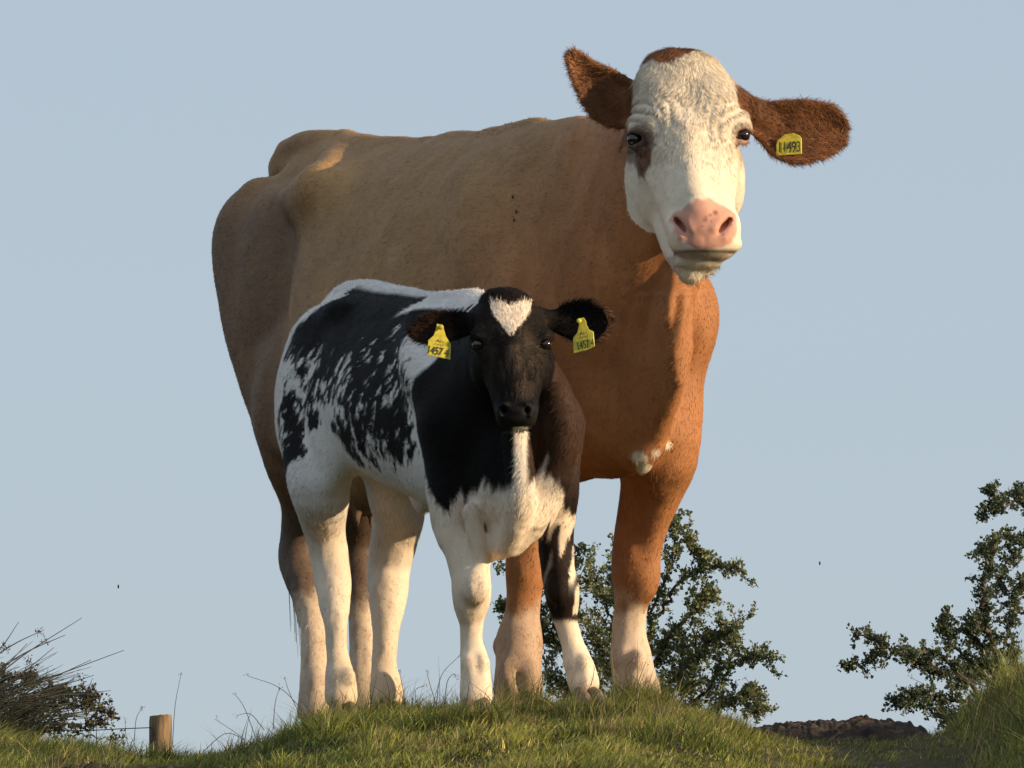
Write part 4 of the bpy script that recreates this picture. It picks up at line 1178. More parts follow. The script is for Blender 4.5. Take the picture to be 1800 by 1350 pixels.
def calf_col(p, n=None):
    u, v, w = calf_local(p)
    a, b, c = calf_ab(p)
    blk = np.array([.006, .005, .005]); bro = np.array([.050, .026, .016]); wht = np.array([.74, .70, .66])
    # streak noise running down and back along the ribs
    su = u - .38 * w + .03 * noise(p, 7, 3); st = w + .38 * u
    q = np.column_stack([su * 44, st * 20, v * 16])
    s1 = noise(q, 1.0, 81); s2 = noise(q, 2.3, 82); s3 = fbm(p, 17, 83)
    s0 = noise(q, .42, 84)
    stk = .50 * s1 + .35 * s2 + .40 * s0
    # saddle value: 1 dark, 0 white
    low = np.interp(u, [fx(520), fx(560), fx(600), fx(640), fx(680), fx(705), fx(735)], [fz(625), fz(655), fz(735), fz(800), fz(810), fz(640), fz(600)])
    core = sst(-.055, .075, w - low) * sst(-.83, -.76, u - np.clip(w - .95, -.3, .1) * .7 + .02 * s3)
    top = np.interp(u, [-.42, -.32, -.22, -.05], [1.2, .99, .967, .94])
    core = core * sst(.012, -.022, w - top + .012 * s3)
    gap = np.exp(-((u - fx(732) - (.80 - w) * .10) / .045) ** 2) * sst(.93, .86, w) * 1.0
    core = core * (1 - gap)
    val = core * (.70 + .24 * sst(.80, .95, w) * sst(fx(740), fx(650), u))
    blobs = [(505, 660, 14, 22, .6), (530, 640, 18, 16, .62), (600, 690, 20, 26, .7), (612, 820, 10, 16, .6), (690, 850, 18, 16, .62), (512, 690, 12, 40, .62), (520, 770, 22, 55, .86), (508, 720, 14, 45, .7), (553, 730, 15, 22, .95), (546, 668, 22, 18, .62), (570, 690, 18, 22, .75), (545, 700, 26, 20, .62), (592, 750, 9, 12, .8), (575, 650, 30, 22, .8),
             (618, 760, 20, 70, .72), (655, 770, 26, 70, .74), (700, 760, 26, 80, .80), (716, 800, 14, 36, .7), (690, 690, 26, 60, .66), (640, 680, 26, 70, .85), (545, 882, 9, 9, .95), (720, 700, 20, 60, .5)]
    bl = seg_field(u, w, blobs)
    val = np.maximum(val, bl)
    thr = val + .58 * stk * sst(.08, .4, val) * (1 - .5 * sst(.80, .93, val)) + .14 * s3 + .36 * noise(np.column_stack([su * 110, st * 66, v * 60]), 1, 86) * sst(.12, .4, val) * (1 - .6 * sst(.85, .95, val))
    m = sst(.40, .56, thr)
    # flecks of white inside the saddle
    fl = sst(.50, .68, stk) * sst(.95, .6, w + .25 * (u + .6)) * .75
    m = m * (1 - fl * (w < .97))
    # rump edge, belly and hind legs stay white
    m = m * (w > .54) * sst(.0, .02, np.abs(v) - .004 - .022 * sst(.95, 1.02, w) * (u < -.2))
    # black forehand
    bd = fx(742) + .02 + np.interp(w, [.40, .50, .62, .72, .86, .95], [.085, .02, -.035, -.035, .035, .16]) + .012 * s3 + .008 * stk
    bd = np.where(v > .04, bd - .14, bd)
    fore = sst(-.006, .008, u - bd)
    m = np.maximum(m * (u < bd + .02), fore)
    m = np.where(w < .36, np.where(u > -.3, m, 0), m)
    m = np.where((w < .50) & (u > -.2) & (v > .03), 1.0, m)
    # crest of the neck and withers white
    wc = sst(.935, .950, w + .012 * s3 + .010 * stk) * (u > -.32) * (u < .04) * (1 - calf_is_head(p)) * (np.abs(v + .03) < .11)
    m = m * (1 - wc)
    col = wht * (1 - m[:, None]) + blk * m[:, None]
    # front of the chest
    X_, Y_ = a * 1.0, b * 1.0
    # picture-like coordinates on the chest plane about 0.2 m behind the face
    ca = 900 + p[:, 0] / (19.05 / FPX); cb = 675 - (p[:, 2] + .69 - 19.05 * .0747) / (19.05 / FPX)
    chest = (u > -.02) & (p[:, 1] < 19.42)
    qs = np.column_stack([(ca + .25 * cb) * .075, cb * .018, v * 5]); st2 = .6 * noise(qs, 1, 91) + .4 * noise(qs, 2.2, 92)
    brown = sst(905, 930, ca) * chest * (.25 + .75 * sst(.44, .58, w))  # black turned brown on the sunward half, sunlight painted into the coat
    col = np.where((brown[:, None] > 0) & (m[:, None] > .5), blk * (1 - brown[:, None]) + bro * brown[:, None], col)
    stripe = sst(15, 9, np.abs(ca - (915 - sst(850, 950, cb) * 14)) + 4 * s3) * (cb > 758) * (cb < 985) * chest
    xs = np.array([795, 812, 830, 850, 880, 905, 940, 965, 985, 1000, 1010]); yb = np.array([905, 885, 862, 850, 905, 850, 850, 830, 850, 905, 960])
    lowc = sst(-14, 14, cb - np.interp(ca, xs, yb) + 42 * st2 + 8 * s3) * chest * (ca > 790) * (ca < 1012)
    # right fore leg (nearer the left of the picture) white, other one black to below the knee
    legR = (v < .03) & (u > -.2) & (w < .52)
    legL = (~legR) & (u > -.2) & (w < .50)
    wl = np.maximum(stripe, lowc)
    wl = np.where(legL & (cb > 915), np.maximum(sst(-.05, .3, st2 - (cb - 940) * .008) * .9, 0), wl)
    wl = np.where(legL & (cb > 1070), sst(1082, 1092, cb + 6 * s3), wl)
    wl = np.where(legL & (ca > 1001 + 4 * s3) & (cb > 900) & (cb < 1075) & (p[:, 0] > .135), .9 * sst(-.2, .2, st2 + .1), wl)
    wl = np.where(legL & (cb > 975) & (cb < 1078) & (ca < 1000), 0.35 * sst(.3, .6, st2), wl)
    wl = np.where(legR & (ca < 900), np.maximum(wl, sst(-12, 12, cb - np.interp(ca, [750, 800, 835, 870], [950, 905, 870, 865]) + 14 * st2)), wl)
    wl = np.where(legR & (cb > 960), 1.0, wl)
    wl = (wl * chest * (1 - calf_is_head(p)))[:, None]
    wcol = wht * np.array([1.0, .95, .88])
    col = col * (1 - wl) + wcol * wl
    # warm dust low on the legs
    dl = sst(.24, .02, w + .05 * s3)[:, None] * (1 - m[:, None])
    col = col * (1 - .55 * dl) + np.array([.42, .29, .18]) * .55 * dl
    kn = np.exp(-(((p - P(838, 1065, 19.04)) / np.array([.03, .03, .022])) ** 2).sum(1))[:, None] * .6
    col = col * (1 - kn) + np.array([.24, .19, .10]) * kn
    pk = (sst(.52, .40, w) * (col[:, 0] > .35))[:, None] * .60  # creamier leg whites, the sun's warmth put into the colour
    col = col * (1 - pk) + np.array([.76, .58, .40]) * pk
    # head
    h = calf_is_head(p)
    hc = blk * .88 + bro * .12 + np.array([.015, .011, .008]) * np.clip(s3, 0, 1)[:, None]
    hb = (np.exp(-((a - 905) / 45) ** 2) * sst(560, 600, b) * sst(.0, .6, noise(np.column_stack([a * .22, b * .05, c]), 1, 99) + .3))[:, None]  # brown streaks down the face, sunlit sheen of the fur painted in
    hc = hc + np.array([.040, .029, .021]) * hb
    col = np.where((h & ~calf_isear(p))[:, None], hc, col)
    xa = (a - 898) / 36.0; yb_ = -(b - 542) / 36.0
    hv = (xa * xa + yb_ * yb_ - .55) ** 3 - xa * xa * (yb_ + .10) ** 3 * 1.6
    xn = xa; yn = yb_
    inside = ((b > 529 + 7 * np.exp(-(xa * 3.2) ** 2) + 3 * s3) & (np.abs(xa) < np.interp(b, [515, 528, 545, 562, 576, 590, 598], [.80, 1.0, .96, .72, .42, .16, -.2]) + .06 * s3))
    mh = (inside & h & (c > -.09)).astype(float)[:, None]
    col = col * (1 - mh) + np.array([.80, .68, .55]) * mh
    e = calf_isear(p)
    col = np.where(e[:, None], blk * .8, col)
    rim = e & (a > 1040) & ((a - 1018) ** 2 / 53.0 ** 2 + (b - 566) ** 2 / 38.0 ** 2 > .85)
    col = np.where(rim[:, None], np.array([.12, .06, .04]), col)
    le = e & (a < 800)
    col = np.where(le[:, None], bro * .7, col)
    nose = h & (b > 700) & (c > .03)
    col = np.where(nose[:, None], blk * .9 + .004, col)
    return np.clip(col, 0, 1)
def calf_flow(p, n):
    u, v, w = calf_local(p)
    fl = np.tile(np.array([-KH[0], -KH[1], -.9]), (len(p), 1))
    low = sst(.55, .42, w)[:, None]
    fl = fl * (1 - low) + np.array([0, 0, -1.0]) * low
    fl = fl + np.column_stack([noise(p, 14, 95), noise(p, 14, 96), noise(p, 14, 97)]) * .35
    h = calf_is_head(p); a, b, c = calf_ab(p)
    dx = (a - 899); dz = -(b - 612)
    r = np.sqrt(dx * dx + dz * dz) + 1e-3
    out = np.column_stack([dx / r, np.zeros(len(p)), dz / r])
    out[b > 640] = [0, 0, -1]
    fl[h] = out[h]
    return fl
def calf_dens(p):
    d = np.ones(len(p)); h = calf_is_head(p); d[h] = 2.4
    a, b, c = calf_ab(p)
    d[h & (b > 712) & (c > .03)] = 0
    for x in (842, 958): d[h & (np.hypot(a - x, b - 606) < 11)] = 0
    return d
def calf_len(p):
    L = np.full(len(p), .016); L[p[:, 2] < .40] = .011
    L[calf_is_head(p)] = .013
    return L
kbody = (kV, kQ.ravel(), np.full(len(kQ), 4), calf_col(kV, kN), kN)
kf = fur(kV, kQ, kN, calf_col, RNGK, 260000, calf_len, .0016, calf_flow, lambda p: np.where(calf_is_head(p), .24, .13), jit=.24, dens=calf_dens, cv=.34, nj=.28)
def kfaces(mask): return kQ[mask(kV[kQ].mean(1))]
tuft = kfaces(lambda p: calf_is_head(p) & (calf_ab(p)[1] < 532) & (calf_ab(p)[2] > -.12) & ~calf_isear(p))
kf2 = fur(kV, tuft, kN, calf_col, RNGK, 4000, .016, .0012, calf_flow, .5, segs=2, jit=.5, wavy=1.2)
back = kfaces(lambda p: (calf_local(p)[2] > .93) & ~calf_is_head(p))
kf3 = fur(kV, back, kN, calf_col, RNGK, 10000, .016, .0013, calf_flow, .4, segs=2, jit=.45, wavy=.8)
ke = kfaces(calf_isear)
kf4 = fur(kV, ke, kN, calf_col, RNGK, 5000, .022, .0011, calf_flow, .5, segs=2, jit=.5)
allk = merge(kbody, kf, kf2, kf3, kf4)
calf = empty('calf', Lk(-.35, 0, -.03))
kb = mesh_obj('body', allk[0], allk[1], allk[2], M_CALF, parent=calf, colors=allk[3], normals=allk[4])
tag(calf, 'black and white spotted calf with a white heart on its forehead standing before the cow', 'calf')
ball('eye', P(842, 605.5, KD + .004), .0165, M_EYE, calf)
ball('eye', P(958, 605.5, KD + .004), .0165, M_EYE, calf)
for px, py, d, hx, sz in ((837, 1232, 19.04, (.0, -1), .062), (1033, 1214, 19.16, (.35, -.95), .060), (602, 1238, 19.79, (.2, -1), .060), (683, 1238, 20.0, (.2, -1), .060)):
    hoof_mesh(P(px, py, d), hx, sz, M_HOOF, calf)
def flag_tag(pts, ctr, d, right, up):
    r = nrm(np.asarray(right, float)); u = np.asarray(up, float); u = nrm(u - (u @ r) * r)
    s = d / FPX; o = P(ctr[0], ctr[1], d)
    out = [((x - ctr[0]) * s, -(y - ctr[1]) * s) for x, y in pts][::-1]
    # outline is given in the plate's own plane: undo the tilt of the plate axes
    M = np.array([[r[0], u[0]], [r[2], u[2]]]); out = [tuple(np.linalg.solve(M, np.array(q))) for q in out]
    t = tag_plate('ear_tag', out, o, r, u, .0016, M_TAG, calf)
    return t, o, r, u, s
# the tag on the left of the picture, turned to the light
t1, o1, r1, u1, s1 = flag_tag([(768, 569), (778, 571), (781, 581), (784, 591), (793, 605), (792, 632), (751, 624), (753, 598), (762, 590), (766, 580)], (772, 606), KD - .000, (1, .20, -.16), (0.0, 0, 1))
t1['label'] = 'yellow ear tag hanging from the brown ear at the left of the head'
lettering('1457 4', 20 * s1, o1 + u1 * -12 * s1, r1, u1, M_INK, t1, sx=.72)
# small worn line of print above the number, as short strokes
def strokes(o, r, u, s, rows, parent):
    f = np.cross(r, u); V = []; F = []
    for (a, b, c, d_) in rows:
        p0 = o + r * a * s + u * b * s; p1 = o + r * c * s + u * d_ * s; t = nrm(p1 - p0); w_ = np.cross(t, f) * .45 * s
        k = len(V); V += [p0 - w_ + f * .0014, p0 + w_ + f * .0014, p1 + w_ + f * .0014, p1 - w_ + f * .0014]; F += [k, k + 1, k + 2, k + 3]
    return mesh_obj('printed_mark', np.array(V), F, [4] * len(rows), M_INK, parent=parent, smooth=False)
RW = [(-6, 4, -3, 9), (-3, 9, 0, 4), (2, 4, 2, 9), (5, 8, 8, 4), (-8, -1, -5, 2), (-4, -2, -1, 1), (1, 1, 4, -2), (6, -2, 7, 2), (-6, 6, -1, 6.5)]
strokes(o1, r1, u1, s1, RW, t1)
ball('tag_button', P(775, 575, KD - .003), .0065, M_TAG, t1, (1, .5, 1))
t2, o2, r2, u2, s2 = flag_tag([(1015, 560), (1026, 558), (1030, 564), (1031, 571), (1035, 579), (1043, 583), (1045, 609), (1030, 616), (1008, 621), (1007, 594), (1015, 584), (1018, 571)], (1026, 592), KD - .002, (1, -.22, .22), (0.05, 0, 1))
t2['label'] = 'yellow ear tag numbered 1457 4 on the dark ear at the right of the head'
lettering('1457 4', 20 * s2, o2 + u2 * -14 * s2 + r2 * 0.2 * s2, r2, u2, M_INK, t2, sx=.58)
strokes(o2, r2, u2, s2, RW, t2)
ball('tag_button', P(1018, 564, KD - .005), .006, M_TAG, t2, (1, .5, 1))
# flies: on the cow's shoulder and a few in the air
def fly(p, label, grp, s=.0045, rot=0.0):
    e = ball('fly', p, s, M_EYE, None, (.55, .55, 1.25))
    tag(e, label, 'fly', grp)
    return e
def on_cow(px, py):
    k = np.argmin(np.hypot((cV[:, 0] / cV[:, 1] * FPX + 900) - px, (675 - FPX * ((cV[:, 2] + .69) / cV[:, 1] - .0747)) - py) + np.where(cN[:, 1] < 0, 0, 1e3))
    return cV[k] + cN[k] * .004
fly(on_cow(903, 346), 'tiny black fly on the cow shoulder, uppermost of three', 'flies on the cow shoulder')
fly(on_cow(909, 371), 'tiny black fly on the cow shoulder, middle of three', 'flies on the cow shoulder', .004)
fly(on_cow(906, 384), 'tiny black fly on the cow shoulder, lowest of three', 'flies on the cow shoulder', .004)
fly(P(208, 1031, 19.6), 'tiny fly in the air left of the hind legs above the post', 'flies in the air', .004)
fly(P(1441, 990, 19.9), 'tiny fly in the sky between the two bushes', 'flies in the air', .004)
# ================================================================== bushes, rushes, post, soil
M_LEAF = mat_attr('hawthorn_leaf', rough=0.45, spec=0.4, vary=0.12, translucent=0.35)
M_BARK = mat_plain('bark', (0.085, 0.065, 0.050), rough=0.9, vary=0.4, scale=60, bump=0.4)
def leaf_set(pos, dirs, size, rng, base, tipc, lobes=True):
    """small lobed leaves: five-sided folded blades"""
    n = len(pos); d = nrm(dirs)
    r = nrm(rng.normal(0, 1, (n, 3))); s = nrm(np.cross(d, r)); nn = np.cross(s, d)
    L = size[:, None]; w = L * rng.uniform(.34, .48, (n, 1))
    fold = nn * L * .14
    v = np.stack([pos, pos + d * L * .45 + s * w + fold, pos + d * L * .72 + s * w * .45 + fold * .5, pos + d * L * 1.0, pos + d * L * .70 - s * w * .5 + fold * .5, pos + d * L * .42 - s * w + fold, pos + d * L * .6], 1)
    b = np.arange(n)[:, None] * 7
    F = np.hstack([b, b + 1, b + 6, b + 1, b + 2, b + 6, b + 2, b + 3, b + 6, b + 3, b + 4, b + 6, b + 4, b + 5, b + 6, b + 5, b, b + 6]).ravel()
    t = rng.random((n, 1)); col = (base * (1 - t) + tipc * t) * rng.uniform(.7, 1.3, (n, 1))
    return v.reshape(-1, 3), F, np.full(n * 6, 3), np.repeat(col, 7, 0), np.zeros((n * 7, 3))

def bush(label, guides, seed, group, twig=(14, .10), leaves=9, lsize=.019, cols=None, root=None, extra=None, name='hawthorn_bush'):
    """guides = list of (points [(px, py, d)], radius, density, spread)"""
    rng = np.random.default_rng(seed)
    T = []; LP = []; LD = []
    for pts, r0, dens, spread in guides:
        W = bez([P(*q) for q in pts], 8)
        W[1:-1] += rng.normal(0, .006, W[1:-1].shape)
        T.append(tube_path(W, r0 * .6, max(r0 * .2, .0012), 5))
        seg = np.linalg.norm(np.diff(W, axis=0), axis=1); tot = seg.sum(); cum = np.concatenate([[0], np.cumsum(seg)])
        nt = max(int(tot * dens * 1.75), 2)
        for k in range(nt):
            t = rng.random() ** .8 * tot
            i = min(np.searchsorted(cum, t) - 1, len(W) - 2); i = max(i, 0)
            p0 = W[i] + (W[i + 1] - W[i]) * (t - cum[i]) / (seg[i] + 1e-9); ax = nrm(W[i + 1] - W[i])
            d = nrm(ax * .7 + rng.normal(0, .75, 3) + np.array([0, 0, .12]))
            L = spread * rng.uniform(.3, 1.25)
            tw = [p0]; dd = d
            for j in range(4):
                dd = nrm(dd + rng.normal(0, .35, 3)); tw.append(tw[-1] + dd * L / 4)
            tw = np.array(tw); T.append(tube_path(tw, .0018, .0009, 3))
            m = rng.poisson(leaves * 1.15 * (.4 + L / spread * .6)) + 2
            tt = rng.random(m) ** .7 * (len(tw) - 1); ii = np.minimum(tt.astype(int), len(tw) - 2); fr = (tt - ii)[:, None]
            pp = tw[ii] * (1 - fr) + tw[ii + 1] * fr
            LP.append(pp + rng.normal(0, .005, pp.shape)); LD.append(nrm(tw[ii + 1] - tw[ii]) * .8 + rng.normal(0, .7, pp.shape) + np.array([0, 0, .25]))
    LP = np.vstack(LP); LD = np.vstack(LD)
    if cols is None: cols = (np.array([.085, .120, .058]), np.array([.28, .29, .13]))
    lv = leaf_set(LP, LD, lsize * rng.uniform(.55, 1.35, len(LP)), rng, *cols)
    base = np.array(root if root is not None else P(*guides[0][0][0]))
    o = empty(name, base); bpy.context.view_layer.update()
    V, F, C, off = [], [], [], 0
    for v, f, c in T:
        V.append(v); F.append(f + off); C.append(c); off += len(v)
    mesh_obj('branches', np.vstack(V), np.concatenate(F), np.concatenate(C), M_BARK, parent=o)
    mesh_obj('foliage', lv[0], lv[1], lv[2], M_LEAF, parent=o, colors=lv[3], smooth=False)
    tag(o, label, 'bush', group)
    return o
G2 = 'hawthorn bushes beyond the crest'
bush('green hawthorn bush behind the cow front legs, sky showing through its twigs', [
    ([(1080, 1330, 22.6), (1090, 1230, 22.6), (1080, 1100, 22.5), (1040, 1010, 22.4)], .013, 90, .10),
    ([(1080, 1330, 22.6), (1120, 1200, 22.5), (1150, 1080, 22.5), (1180, 980, 22.4), (1186, 900, 22.4)], .011, 60, .055),
    ([(1100, 1260, 22.6), (1020, 1180, 22.6), (960, 1110, 22.6), (930, 1050, 22.5)], .009, 110, .10),
    ([(1090, 1200, 22.4), (1040, 1120, 22.4), (1000, 1050, 22.4), (985, 1000, 22.5)], .008, 130, .10),
    ([(1100, 1150, 22.6), (1080, 1050, 22.6), (1110, 990, 22.5), (1080, 960, 22.5)], .012, 80, .07),
    ([(1160, 1080, 22.5), (1200, 1020, 22.4), (1250, 995, 22.4), (1290, 1000, 22.3)], .008, 60, .045),
    ([(1290, 1000, 22.3), (1310, 1015, 22.3), (1333, 1033, 22.3)], .0022, 0.1, .03),
    ([(1130, 1200, 22.5), (1180, 1120, 22.4), (1230, 1060, 22.4), (1250, 1045, 22.4)], .012, 100, .06),
    ([(1120, 1260, 22.5), (1190, 1190, 22.4), (1250, 1130, 22.4), (1290, 1110, 22.3)], .009, 120, .09),
    ([(1140, 1290, 22.5), (1230, 1220, 22.4), (1300, 1160, 22.3), (1362, 1160, 22.3)], .012, 80, .06),
    ([(1150, 1300, 22.4), (1240, 1250, 22.3), (1310, 1220, 22.3), (1340, 1250, 22.2)], .010, 90, .06),
    ([(1180, 1280, 22.5), (1210, 1200, 22.5), (1200, 1130, 22.5)], .010, 120, .09),
    ([(1110, 1250, 22.4), (1090, 1180, 22.3), (1120, 1120, 22.3)], .010, 120, .09),
    ([(1190, 930, 22.4), (1215, 950, 22.4), (1240, 1000, 22.4)], .004, 60, .04),
    ([(960, 1110, 22.6), (920, 1070, 22.5), (882, 1066, 22.5)], .005, 50, .035),
    ([(1000, 1050, 22.5), (940, 1010, 22.5), (880, 990, 22.5)], .006, 60, .04),
    ([(1000, 1010, 22.5), (1010, 985, 22.5), (1018, 962, 22.5)], .004, 40, .03),
    ([(1080, 1300, 22.5), (1010, 1230, 22.5), (960, 1180, 22.5)], .010, 120, .09),
], 5, G2, leaves=22, lsize=.0112)
bush('dark hawthorn bush on the right edge behind the grassy bank with a long low branch', [
    ([(1800, 1330, 22.5), (1770, 1200, 22.5), (1740, 1130, 22.4), (1730, 1060, 22.3), (1735, 1000, 22.3), (1745, 960, 22.3)], .02, 75, .045),
    ([(1760, 1260, 22.4), (1700, 1200, 22.3), (1640, 1150, 22.3), (1570, 1145, 22.2), (1500, 1112, 22.2)], .013, 60, .040),
    ([(1560, 1147, 22.2), (1525, 1165, 22.2), (1495, 1172, 22.2)], .005, 60, .03),
    ([(1700, 1210, 22.3), (1650, 1180, 22.3), (1600, 1160, 22.3)], .010, 120, .06),
    ([(1720, 1230, 22.3), (1660, 1230, 22.3), (1600, 1220, 22.2), (1575, 1235, 22.2)], .010, 100, .045),
    ([(1740, 1200, 22.4), (1690, 1150, 22.4), (1660, 1100, 22.3), (1665, 1080, 22.3)], .010, 80, .04),
    ([(1740, 1150, 22.4), (1700, 1110, 22.4), (1720, 1090, 22.3)], .009, 100, .05),
    ([(1800, 1200, 22.6), (1770, 1120, 22.5), (1790, 1060, 22.5), (1800, 1010, 22.5)], .012, 80, .05),
    ([(1900, 1250, 22.8), (1860, 1050, 22.7), (1810, 960, 22.6), (1760, 945, 22.5), (1712, 980, 22.4)], .014, 50, .035),
    ([(1900, 1100, 22.8), (1850, 950, 22.7), (1800, 880, 22.6), (1750, 895, 22.5), (1718, 905, 22.5)], .010, 55, .035),
    ([(1750, 895, 22.5), (1740, 875, 22.5), (1745, 862, 22.5)], .004, 70, .03),
    ([(1800, 890, 22.6), (1790, 870, 22.6), (1810, 850, 22.6)], .004, 60, .03),
    ([(1790, 1060, 22.5), (1760, 1015, 22.5), (1775, 985, 22.5), (1800, 960, 22.5)], .006, 60, .035),
    ([(1730, 1240, 22.3), (1690, 1262, 22.2), (1640, 1262, 22.2)], .006, 110, .045),
    ([(1770, 1200, 22.5), (1730, 1170, 22.4), (1690, 1190, 22.4)], .008, 120, .06),
    ([(1900, 1200, 22.8), (1960, 1000, 22.8), (1930, 900, 22.8)], .02, 80, .10),
    ([(1850, 1200, 22.7), (1880, 1050, 22.7), (1860, 980, 22.7)], .014, 80, .08),
], 6, G2, leaves=20, lsize=.0112, cols=(np.array([.065, .095, .060]), np.array([.15, .175, .09])))
bush('low brown-green thorn bush at the left edge beneath the bent rushes', [
    ([(20, 1330, 22.2), (60, 1260, 22.2), (120, 1235, 22.1), (190, 1255, 22.0)], .010, 90, .045),
    ([(20, 1320, 22.2), (30, 1255, 22.2), (80, 1225, 22.1), (140, 1218, 22.0), (165, 1228, 22.0)], .010, 90, .04),
    ([(-40, 1300, 22.2), (-10, 1210, 22.2), (30, 1190, 22.1), (60, 1195, 22.1)], .009, 90, .045),
    ([(20, 1330, 22.2), (90, 1280, 22.0), (150, 1275, 22.0), (195, 1260, 22.0)], .007, 70, .035),
    ([(-60, 1300, 22.2), (-20, 1250, 22.2), (50, 1240, 22.1)], .010, 130, .06),
    ([(100, 1320, 22.0), (150, 1290, 22.0), (180, 1300, 22.0), (225, 1298, 22.0)], .004, 20, .04),
], 8, G2, leaves=8, lsize=.011, cols=(np.array([.065, .060, .036]), np.array([.13, .105, .055])))

# bent rushes at the left edge
M_RUSH = mat_attr('rush_stem', rough=0.6, spec=0.3, vary=0.15)
rng = np.random.default_rng(12)
rs = []
named = [((-60, 1240), (30, 1160), (144, 1086)), ((-60, 1230), (60, 1200), (218, 1143)), ((-80, 1260), (40, 1215), (160, 1160)), ((-50, 1180), (0, 1140), (33, 1093)), ((-60, 1215), (40, 1150), (115, 1116)), ((-60, 1190), (20, 1135), (78, 1107)),
         ((-60, 1250), (30, 1190), (95, 1138)), ((-30, 1260), (80, 1215), (165, 1187)), ((0, 1270), (100, 1225), (195, 1214)), ((-20, 1250), (90, 1222), (180, 1225)), ((-60, 1220), (0, 1180), (48, 1131)), ((-40, 1260), (50, 1205), (112, 1193)), ((-60, 1255), (60, 1225), (85, 1175)), ((140, 1230), (155, 1210), (163, 1192))]
for a_, b_, c_ in named:
    d = 21.2 + rng.uniform(-.1, .1)
    v, f, c = tube_path(bez([P(a_[0], a_[1], d), P(b_[0], b_[1], d), P(c_[0], c_[1], d + .05)], 6), .0026, .0007, 4)
    rs.append((v, f, c, np.tile(np.array([.060, .050, .040]) * rng.uniform(.6, 1.3), (len(v), 1)), v * 0))
for k in range(380):
    bx = rng.uniform(-170, 60); by = 1300 + rng.uniform(-20, 20); d = 21.2 + rng.uniform(-.25, .25)
    an = rng.normal(.62, .20); L = rng.uniform(90, 210) * (1 - .25 * (bx > 0))
    e = (bx + L * cos(an), by - L * sin(an) * .95); m_ = (bx + L * .5 * cos(an + .25), by - L * .5 * sin(an + .25))
    v, f, c = tube_path(bez([P(bx, by, d), P(m_[0], m_[1], d), P(e[0], e[1], d + rng.uniform(-.1, .1))], 5), .0022, .0006, 3)
    rs.append((v, f, c, np.tile(np.array([.055, .055, .032]) * rng.uniform(.5, 1.5), (len(v), 1)), v * 0))
heads = []
for hx, hy in ((68, 1112), (80, 1127), (48, 1160), (40, 1185), (20, 1190), (140, 1190), (8, 1138)):
    q = P(hx, hy, 21.15); k = 22
    bb = q + rng.normal(0, .006, (k, 3)); dv = nrm(rng.normal(0, 1, (k, 3))) * rng.uniform(.008, .016, (k, 1)); sv = nrm(rng.normal(0, 1, (k, 3))) * .0022
    vv = np.stack([bb - sv, bb + sv, bb + dv], 1).reshape(-1, 3)
    heads.append((vv, np.arange(3 * k), np.full(k, 3), np.tile(np.array([.075, .045, .030]), (3 * k, 1)), vv * 0))
rush = empty('rush_clump', P(-40, 1300, 21.2)); bpy.context.view_layer.update()
a_ = merge(*rs); mesh_obj('stems', a_[0], a_[1], a_[2], M_RUSH, parent=rush, colors=a_[3])
a_ = merge(*heads); tag(mesh_obj('seed_heads', a_[0], a_[1], a_[2], M_RUSH, parent=rush, colors=a_[3], smooth=False), kind='stuff')
tag(rush, 'clump of dark rushes bent to the right at the left edge of the knoll', 'rushes')

# fence post and wire
M_POST = mat_plain('weathered_wood', (0.075, 0.055, 0.036), rough=0.85, scale=9, stretch=(9, 9, 1.2), bump=0.9, bdist=.004, col2=(0.30, 0.20, 0.11))
M_ENDG = mat_plain('sawn_end', (0.40, 0.26, 0.15), rough=0.9, vary=0.3, scale=80, bump=.3)
pc = P(282, 1300, 21.9); top = P(282, 1258, 21.9)[2]; pr = 20.3 * 21.9 / FPX
nu = 40; zz = np.linspace(pc[2] - .25, top, 26); V = []
for i, z in enumerate(zz):
    for j in range(nu):
        th = 2 * pi * j / nu
        q = np.array([[cos(th) * 1.6, sin(th) * 1.6, z * 3 + 2]])
        r = pr * (1 + .035 * float(noise(q, 3, 5)[0]) + .02 * float(noise(q * np.array([4, 4, .4]), 3, 6)[0])) * (1.02 - .03 * i / 25) * (1 if i < 25 else .95)
        V.append([pc[0] + r * cos(th), pc[1] + r * sin(th), z + (.003 * cos(th * 1 + .5) + .002 * float(noise(q, 6, 8)[0]) if i >= 24 else 0)])
F = []; C = []
for i in range(25):
    for j in range(nu):
        a = i * nu + j; b = i * nu + (j + 1) % nu
        F += [a, b, b + nu, a + nu]; C.append(4)
post = empty('fence_post', (pc[0], pc[1], pc[2])); bpy.context.view_layer.update()
mesh_obj('shaft', np.array(V), F, C, M_POST, parent=post)
capV = [V[25 * nu + j] for j in range(nu)]
mesh_obj('top_face', np.array(capV), list(range(nu)), [nu], M_ENDG, parent=post, smooth=False)
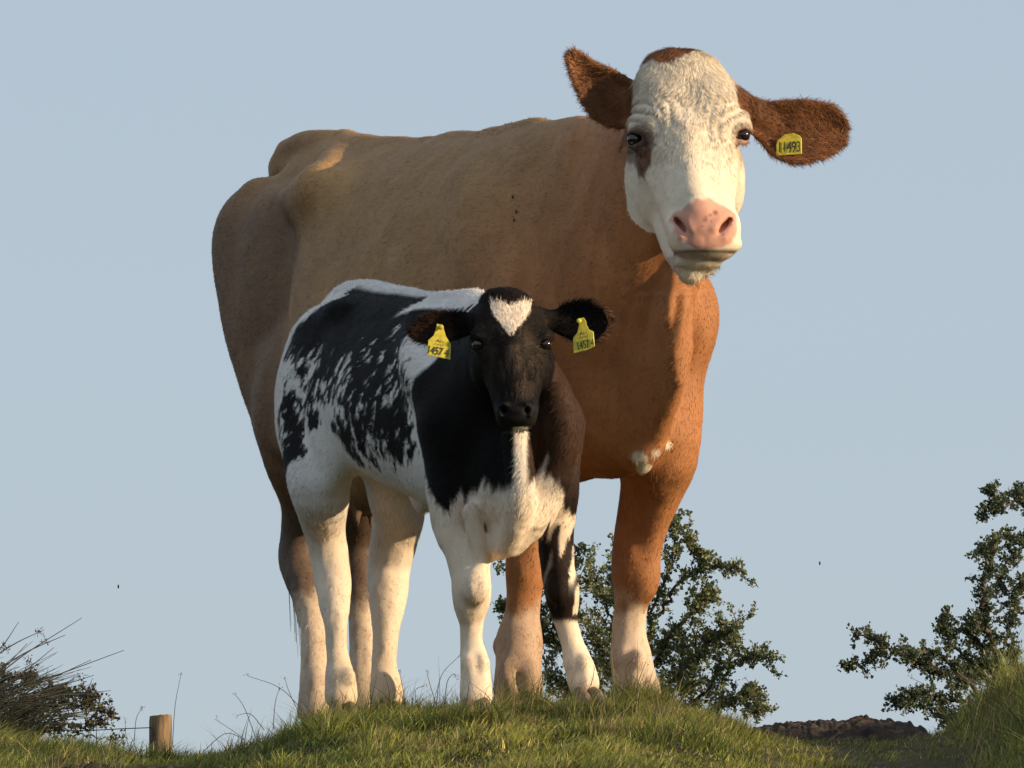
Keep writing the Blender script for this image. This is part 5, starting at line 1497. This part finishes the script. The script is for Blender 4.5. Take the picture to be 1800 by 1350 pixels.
tag(post, 'short round wooden fence post with a sawn top standing in the grass', 'fence post')
M_WIRE = mat_plain('rusty_wire', (0.06, 0.045, 0.035), rough=0.7, vary=.3)
v, f, c = tube_path(bez([P(266, 1279, 21.88), P(215, 1281, 21.9), P(150, 1284, 22.0), P(60, 1284, 22.2), P(-80, 1290, 22.4)], 8), .0014, .0014, 6)
w_ = mesh_obj('fence_wire', v, f, c, M_WIRE)
tag(w_, 'thin rusty fence wire running left from the wooden post', 'wire')

# ridge of dug soil on the right
rng = np.random.default_rng(4)
nx_, ny_ = 300, 80
px_ = np.linspace(1300, 1640, nx_); yy = np.linspace(20.55, 21.25, ny_)
PX, YY = np.meshgrid(px_, yy, indexing='ij')
XX = (PX - 900) / FPX * 20.9
top_py = np.interp(px_, [1300, 1320, 1345, 1380, 1430, 1480, 1510, 1530, 1560, 1600, 1625, 1640], [1304, 1292, 1281, 1277, 1273, 1275, 1268, 1269, 1273, 1278, 1290, 1304])
topz = np.array([P(0, a, 20.9)[2] for a in top_py])
g = ground_z(XX, YY)
sh = np.cos(np.clip((YY - 20.9) / .35, -1, 1) * pi / 2) ** .6
q = np.column_stack([XX.ravel(), YY.ravel(), np.zeros(XX.size)])
nzv = (np.abs(noise(q, 34, 1)) * .012 + np.abs(noise(q, 70, 2)) * .007 + noise(q, 130, 4) * .002 + noise(q, 10, 3) * .004).reshape(XX.shape)
ZZ = g - .03 + (topz[:, None] - g + .03) * sh + nzv * sh
vv = np.column_stack([XX.ravel(), YY.ravel(), ZZ.ravel()])
ii, jj = np.meshgrid(np.arange(nx_ - 1), np.arange(ny_ - 1), indexing='ij'); a = (ii * ny_ + jj).ravel()
qd = np.column_stack([a, a + ny_, a + ny_ + 1, a + 1])
sc = np.array([.046, .036, .030]) * (1 + .6 * fbm(q, 40, 9)[:, None]) + np.array([.05, .035, .02]) * (noise(q, 45, 10)[:, None] > .45)
sb = mesh_obj('soil_bank', vv, qd.ravel(), np.full(len(qd), 4), M_GROUND, colors=sc)
tag(sb, kind='structure')
